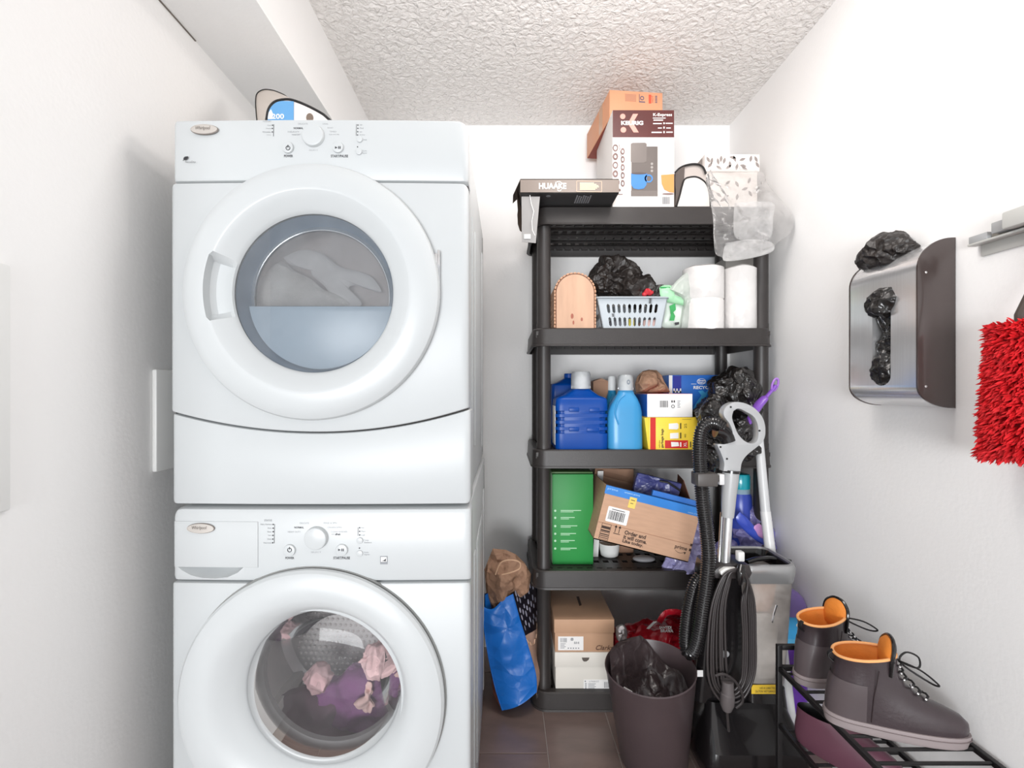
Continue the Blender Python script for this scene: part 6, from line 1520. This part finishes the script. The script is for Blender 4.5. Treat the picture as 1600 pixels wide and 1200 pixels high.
for zz in (zs_, 0.25):
    T.add('side_rail', G().box(rxl - q + 0.001, rxl + q - 0.001, ry0 + q, ry1 - q, zz - q, zz + q, 0.001), rk); T.add('side_rail', G().box(rxr - q + 0.001, rxr + q - 0.001, ry0 + q, ry1 - q, zz - q, zz + q, 0.001), rk)
    for i in range(9):
        yy = ry0 + 0.03 + (ry1 - ry0 - 0.06) * i / 8
        T.add('shelf_bar', G().tube([(rxl + q, yy, zz), (rxr - q, yy, zz)], 0.004, 8), rk)

boot_br = M('boot_leather', (60, 50, 53), 0.36, var=0.12, vscale=7, bump=0.06, bscale=120, coat=0.25)
boot_or = M('boot_lining', (226, 134, 48), 0.65, var=0.08, vscale=30, bump=0.1, bscale=200)
boot_rim = M('boot_lining_edge', (240, 172, 110), 0.6, var=0.05)
boot_so = M('boot_sole', (150, 138, 138), 0.5, var=0.05)
def make_boot(name, label, mx, lace_seed):
    """toe points along +x; z = 0 is the ground; ankle centre at x = 0"""
    T = Thing(name, label, 'boot', mx=mx, group='pair of dark lace-up boots on the rack')
    def sl(z, fr_, bk, w, wt=None, n=40, sq=2.3):
        pts = []
        for i in range(n):
            a_ = 2 * PI * i / n; c, s_ = math.cos(a_), math.sin(a_)
            r_ = (abs(c) ** sq + abs(s_) ** sq) ** (-1 / sq)
            x = r_ * c; y = r_ * s_
            x = x * fr_ if x > 0 else x * bk
            ww = w
            if wt is not None and x > 0: ww = lerp(w, wt, min(1, x / fr_) ** 0.8)
            pts.append(Vector((x, y * ww, z)))
        return pts
    outl = [sl(0.022, 0.196, 0.072, 0.038, 0.050), sl(0.040, 0.200, 0.072, 0.039, 0.051), sl(0.055, 0.198, 0.071, 0.040, 0.049), sl(0.068, 0.186, 0.070, 0.041, 0.046), sl(0.080, 0.160, 0.068, 0.042, 0.043), sl(0.092, 0.128, 0.066, 0.043, 0.040),
            sl(0.106, 0.102, 0.064, 0.044, 0.038), sl(0.122, 0.084, 0.060, 0.044, 0.038), sl(0.145, 0.072, 0.057, 0.044, 0.039), sl(0.165, 0.068, 0.056, 0.045, 0.040), sl(0.176, 0.068, 0.057, 0.046, 0.041), sl(0.183, 0.068, 0.059, 0.047, 0.042)]
    # collar dips at the back
    for k_, ring in enumerate(outl):
        if k_ >= 9:
            for v in ring: v.z += 0.012 * (v.x / 0.08)
    up = T.add('upper', G().loft(outl, True, False), boot_br, local=True, ang=50)
    top = outl[-1]
    ins = [top]
    for sc_, dz in ((0.92, -0.004), (0.80, -0.03), (0.68, -0.07), (0.60, -0.10)): ins.append([Vector((v.x * sc_, v.y * sc_, v.z + dz)) for v in top])
    T.add('lining', G().loft(ins, False, True), boot_or, local=True, ang=60)
    T.add('collar_edge', G().tube([Vector((v.x * 0.955, v.y * 0.955, v.z + 0.001)) for v in top], 0.0036, 8, closed=True), boot_rim, local=True)
    sole = [sl(0.0, 0.190, 0.068, 0.036, 0.048), sl(0.002, 0.197, 0.074, 0.040, 0.053), sl(0.024, 0.203, 0.077, 0.042, 0.055), sl(0.030, 0.203, 0.076, 0.042, 0.054)]
    T.add('sole', G().loft(sole), boot_so, local=True, ang=30)
    T.add('sole_line', G().tube([Vector((v.x * 1.004, v.y * 1.006, 0.021)) for v in sole[2]], 0.0012, 5, closed=True), M('sole_groove', (112, 100, 100), 0.6), local=True)
    # heel counter and collar band stand a little proud
    hc = [[Vector((v.x * 1.012 - 0.001, v.y * 1.02, v.z)) for v in r_ if v.x < 0.012] for r_ in (outl[0], outl[2], outl[4], outl[6], outl[7])]
    T.add('heel_counter', G().loft(hc, False, False, closed=False), M('boot_heel', (84, 74, 76), 0.42, var=0.08, coat=0.2), local=True, ang=60, fix=False)
    # tongue: padded, black edged, standing up in front of the opening
    tp = [(0.046, -0.034, 0.150), (0.048, -0.037, 0.185), (0.052, -0.034, 0.212), (0.056, -0.018, 0.229), (0.057, 0.0, 0.233), (0.056, 0.018, 0.229), (0.052, 0.034, 0.212), (0.048, 0.037, 0.185), (0.046, 0.034, 0.150)]
    rim_ = smooth_path(tp, 4)
    c_ = sum(rim_, Vector()) / len(rim_)
    T.add('tongue_pad', G().loft([rim_, [c_ + (v - c_) * 0.85 + Vector((-0.007, 0, 0)) for v in rim_], [c_ + (v - c_) * 0.5 + Vector((-0.011, 0, 0)) for v in rim_], [c_ + (v - c_) * 0.05 + Vector((-0.012, 0, 0)) for v in rim_]], False, True), boot_or, local=True, ang=60)
    T.add('tongue_back', G().loft([rim_, [c_ + (v - c_) * 0.6 + Vector((0.010, 0, 0)) for v in rim_], [c_ + (v - c_) * 0.05 + Vector((0.012, 0, 0)) for v in rim_]], False, True), black_mt, local=True, ang=60)
    T.add('tongue_edge', G().tube(rim_, 0.0042, 8), black_gl, local=True)
    # pull loop at the back, eyelets and laces
    T.add('pull_loop', G().tube([Vector((-0.057 - 0.010 * math.sin(PI * i / 10), 0, 0.150 + 0.028 * i / 10)) for i in range(11)], 0.003, 6, sq=(2.2, 0.6)), black_mt, local=True)
    eye = [(0.071, 0.168), (0.074, 0.152), (0.080, 0.137), (0.095, 0.122), (0.106, 0.108), (0.121, 0.097)]
    ey = G(); lc = G()
    for i, (ex, ez) in enumerate(eye):
        hw = 0.021 - 0.001 * i
        for s_ in (-1, 1):
            ey.ico((ex - 0.004, s_ * hw, ez + 0.003), 0.0034, 2)
        lc.tube([Vector((ex - 0.004, -hw, ez + 0.003)), Vector((ex + 0.004, -hw * 0.4, ez + 0.006)), Vector((ex + 0.004, hw * 0.4, ez + 0.006)), Vector((ex - 0.004, hw, ez + 0.003))], 0.0024, 6)
        if i: lc.tube([Vector((eye[i - 1][0] - 0.003, -hw, eye[i - 1][1] + 0.003)), Vector((ex + 0.002, hw, ez + 0.004))], 0.0022, 6)
    T.add('eyelets', ey, chrome, local=True); T.add('laces', lc, black_mt, local=True)
    r2 = random.Random(lace_seed)
    T.add('lace_bow', G().tube(smooth_path([Vector(v) for v in ((0.072, 0.0, 0.176), (0.10, -0.035, 0.178), (0.125, -0.055, 0.16), (0.118, -0.03, 0.15), (0.076, 0.0, 0.172), (0.10, 0.04, 0.18), (0.13, 0.055, 0.165), (0.12, 0.03, 0.15), (0.073, 0.0, 0.174))], 5), 0.0022, 6), black_mt, local=True)
    T.add('panel_seam', G().tube(smooth_path([Vector((v[0], -v[1], v[2])) for v in ((0.02, 0.0475, 0.165), (0.016, 0.046, 0.13), (0.012, 0.0445, 0.10), (0.01, 0.0425, 0.07), (0.008, 0.041, 0.035))], 5), 0.0012, 5), M('boot_thread', (48, 36, 38), 0.6), local=True)
    return T
zb = zs_ + 0.0042
def bootmx(px_, py_, ang): return Matrix.Translation((px_, py_, zb)) @ Matrix.Rotation(math.radians(ang), 4, 'Z') @ Matrix.Diagonal((1.0, 1.0, 0.93, 1.0))
make_boot('boot', 'dark brown boot with orange lining, rear one of the pair on the rack', bootmx(0.788 + 0.070, 1.31 + 0.010, 12), 1)
make_boot('boot', 'dark brown boot with orange lining, front one of the pair on the rack', bootmx(0.772 + 0.068, 1.165 - 0.02, -20), 2)
# shoe on the lower bars
T = Thing('low_shoe', 'maroon shoe with dark opening on the bars below the boots', 'shoe', (0.84, 1.27, 0.2545))
def sl2(z, x0_, x1_, w, n=32):
    return [Vector((0.84 + (lerp(0.0, 1.0, (1 + math.cos(2 * PI * i / n)) / 2) * (x1_ - x0_) + x0_) * 0.62 + 0.0, 1.27 - (lerp(0.0, 1.0, (1 + math.cos(2 * PI * i / n)) / 2) * (x1_ - x0_) + x0_) * 0.78 + 0.0, z) ) + Vector((0.78, 0.62, 0)) * (w * math.sin(2 * PI * i / n)) for i in range(n)]
mar = M('shoe_maroon', (100, 62, 76), 0.4, var=0.1, coat=0.2)
lowr = [sl2(0.2545, -0.07, 0.17, 0.036), sl2(0.27, -0.075, 0.18, 0.040), sl2(0.295, -0.075, 0.175, 0.040), sl2(0.315, -0.072, 0.15, 0.037), sl2(0.335, -0.070, 0.10, 0.034), sl2(0.35, -0.068, 0.05, 0.032)]
T.add('upper', G().loft(lowr, True, False), mar, ang=60)
T.add('opening', G().loft([lowr[-1], sl2(0.335, -0.062, 0.044, 0.027), sl2(0.29, -0.055, 0.04, 0.022)], False, True), black_mt, ang=60)

# ================================================================== on the right wall
# --- bag dispenser
wy0, wy1 = 1.135, 1.362; wz0, wz1 = 1.160, 1.556
T = Thing('bag_dispenser', 'wall-mounted steel bag dispenser with black ends and bags poking out', 'dispenser', (XR, 1.25, wz0))
fxx = 0.966; dz = 0.070
def dprof(off=0.0):
    """profile in (x, z): straight front, top and bottom curling back to the wall"""
    pts = [(XR - 0.001, wz0 + off)]
    for i in range(13):
        t = PI / 2 * i / 12
        pts.append((fxx + off + 0.082 * (1 - math.sin(t)) , wz0 + off + 0.052 * (1 - math.cos(t))))
    for i in range(13):
        t = PI / 2 * i / 12
        pts.append((fxx + off + 0.082 * (1 - math.cos(t)), wz1 - off - 0.075 * (1 - math.sin(t))))
    pts.append((XR - 0.001, wz1 - off))
    return pts
body = G().loft([[Vector((a_, y_, b_)) for a_, b_ in dprof()] for y_ in (wy0 + 0.004, wy1 - 0.003)], False, False)
slot_yc = 1.262
me = G().loft([[Vector((a_, y_, b_)) for a_, b_ in dprof()] for y_ in (wy0 + 0.004, wy1 - 0.003)]).mesh('shell')
sl_y0, sl_y1, sl_z0, sl_z1 = 1.2155, 1.277, 1.212, 1.448
slotpoly = [(sl_y0 + (sl_y1 - sl_y0) / 2 + (sl_y1 - sl_y0) / 2 * math.cos(2 * PI * i / 24), (sl_z1 - 0.026 if math.sin(2 * PI * i / 24) >= 0 else sl_z0 + 0.026) + 0.026 * math.sin(2 * PI * i / 24)) for i in range(24)]
cutter = G().prism(slotpoly, lambda a_, b_, t: Vector((t, a_, b_)), fxx - 0.05, fxx + 0.06).mesh('c')
me = cut(me, cutter)
T.add('shell', me, steel)
blk_side = M('side_panel_dark', (66, 56, 54), 0.2, var=0.06, coat=0.4)
T.add('end_panel', G().prism(dprof(-0.0012), lambda a_, b_, t: Vector((a_, t, b_)), wy0, wy0 + 0.005), blk_side, bevel=0.0012)
T.add('end_panel', G().prism(dprof(-0.0012), lambda a_, b_, t: Vector((a_, t, b_)), wy1 - 0.004, wy1), blk_side)
for zz in (Z(428, 1.15), Z(604, 1.15)): T.add('screw', G().ico((fxx + 0.018, wy0 - 0.0002, zz), (0.003, 0.0014, 0.003), 2), chrome)
T.add('slot_lining', G().prism([(a_, b_) for a_, b_ in slotpoly], lambda a_, b_, t: Vector((t, a_, b_)), fxx + 0.040, fxx + 0.046), black_mt)
slot = G().ico((fxx + 0.004, 1.258, 1.420), (0.024, 0.040, 0.032), 5, crumple(0.020, 22, 121)).ico((fxx + 0.026, 1.246, 1.36), (0.022, 0.034, 0.07), 5, crumple(0.016, 20, 122)).ico((fxx + 0.010, 1.250, 1.255), (0.022, 0.034, 0.044), 5, crumple(0.020, 20, 123)).ico((fxx + 0.024, 1.246, 1.29), (0.022, 0.032, 0.06), 5, crumple(0.016, 22, 125))
single('poking_bags', slot, bag_black, 'black bags bulging through the upright slot of the wall dispenser', 'bag', ang=50)
g = G().ico((0.998, 1.262, wz1 + 0.002), (0.036, 0.064, 0.020), 6, crumple(0.034, 17, 127)).ico((0.985, 1.325, wz1 - 0.006), (0.022, 0.028, 0.018), 5, crumple(0.020, 22, 129))
for v in g.v:
    t_ = min(1, max(0, (1.048 - v.x) / 0.082)); v.z = max(v.z, wz1 - 0.075 + 0.075 * math.sqrt(max(0, 1 - t_ * t_)) - 0.002 if t_ < 1 else v.z)
single('top_bag', g, bag_dark, 'black crumpled bag sticking out of the top of the wall dispenser', 'bag', ang=40)

# --- tool rail
T = Thing('tool_rail', 'pale grey wall rail with tool clips above the red duster', 'rail', (XR, 0.95, 1.5))
ra = 1.083; zr0, zr1 = Z(404, 1.085), Z(386, 1.097)
rl = M('rail_grey', (206, 206, 202), 0.4, var=0.02); rd = M('rail_dark', (120, 116, 108), 0.5)
T.add('back_plate', G().box(XR - 0.004, XR, 0.62, ra - 0.012, 1.4945, 1.522, 0.001), rl)
T.add('lower_lip', G().box(XR - 0.024, XR - 0.004, 0.62, ra, 1.519, 1.524, 0.0015), rl)
T.add('clip', G().box(XR - 0.022, XR - 0.005, 1.040, ra - 0.001, 1.524, 1.540, 0.002), grey_pl)
T.add('clip', G().box(XR - 0.014, XR - 0.005, 1.01, 1.038, 1.524, 1.533, 0.001), rd)
T.add('clip', G().box(XR - 0.030, XR - 0.005, 0.99, 1.024, 1.529, 1.552, 0.002), grey_pl)
T.add('clip_holder', G().box(XR - 0.042, XR - 0.004, 0.86, 0.991, 1.527, 1.562, 0.004), rl)
# --- red duster
T = Thing('duster', 'red shaggy microfibre duster hanging on the right wall', 'duster', (0.99, 0.93, 1.06))
red = M('duster_red', (214, 22, 32), 0.75, var=0.18, vscale=30, sss=0.0)
dcy, dcx = 0.935, 0.992
def hw(z):
    t = (z - 1.072) / 0.262
    return lerp(0.085, 0.062, max(0, min(1, t)))
g = G().loft([[Vector((dcx + 0.020 * math.cos(a_), dcy + (hw(z) - 0.02) * math.sin(a_), z)) for a_ in [2 * PI * i / 24 for i in range(24)]] for z in (1.085, 1.12, 1.18, 1.24, 1.30, 1.318)])
T.add('core', g, M('duster_core', (150, 12, 22), 0.9))
rnd = random.Random(77); g = G()
for i in range(5200):
    z = 1.08 + 0.245 * rnd.random(); a_ = rnd.uniform(0, 2 * PI)
    if rnd.random() < 0.12: z = rnd.choice((1.078, 1.322))
    n0 = Vector((math.cos(a_), math.sin(a_) * 0.7, 0))
    p0 = Vector((dcx + 0.018 * math.cos(a_), dcy + (hw(z) - 0.022) * math.sin(a_), z))
    zt = -0.6 if z < 1.10 else (0.5 if z > 1.30 else -0.25)
    d_ = (n0 + Vector((rnd.uniform(-.5, .5), rnd.uniform(-.5, .5), zt + rnd.uniform(-.5, .5)))).normalized()
    L_ = rnd.uniform(0.016, 0.027)
    side_ = d_.orthogonal().normalized(); s2_ = d_.cross(side_); ph = rnd.uniform(0, 6.28)
    r0 = rnd.uniform(0.0022, 0.0036); base = len(g.v)
    dr = Vector((rnd.uniform(-.3, .3), rnd.uniform(-.3, .3), -0.5)) * 0.012
    for f_, rr_ in ((0, 0.8), (0.45, 1.0), (0.8, 0.7)):
        c_ = p0 + d_ * L_ * f_ + dr * f_ * f_
        for k_ in range(3):
            an = ph + 2 * PI * k_ / 3
            g.v.append(c_ + (side_ * math.cos(an) + s2_ * math.sin(an)) * r0 * rr_)
    g.v.append(p0 + d_ * L_ + dr)
    for lv in range(2):
        for k_ in range(3):
            a0_, b0_ = base + lv * 3 + k_, base + lv * 3 + (k_ + 1) % 3
            g.f.append((a0_, b0_, b0_ + 3, a0_ + 3))
    for k_ in range(3): g.f.append((base + 6 + k_, base + 6 + (k_ + 1) % 3, base + 9))
T.add('pile', g, red, kind='stuff', ang=80, fix=False, weld=0)
T.add('handle', G().tube([(dcx, dcy, 1.30), (dcx, dcy, 1.345), (XR - 0.028, dcy, 1.42), (XR - 0.026, dcy, 1.525)], [0.008, 0.009, 0.007, 0.006], 10), M('handle_dark', (70, 60, 54), 0.5))
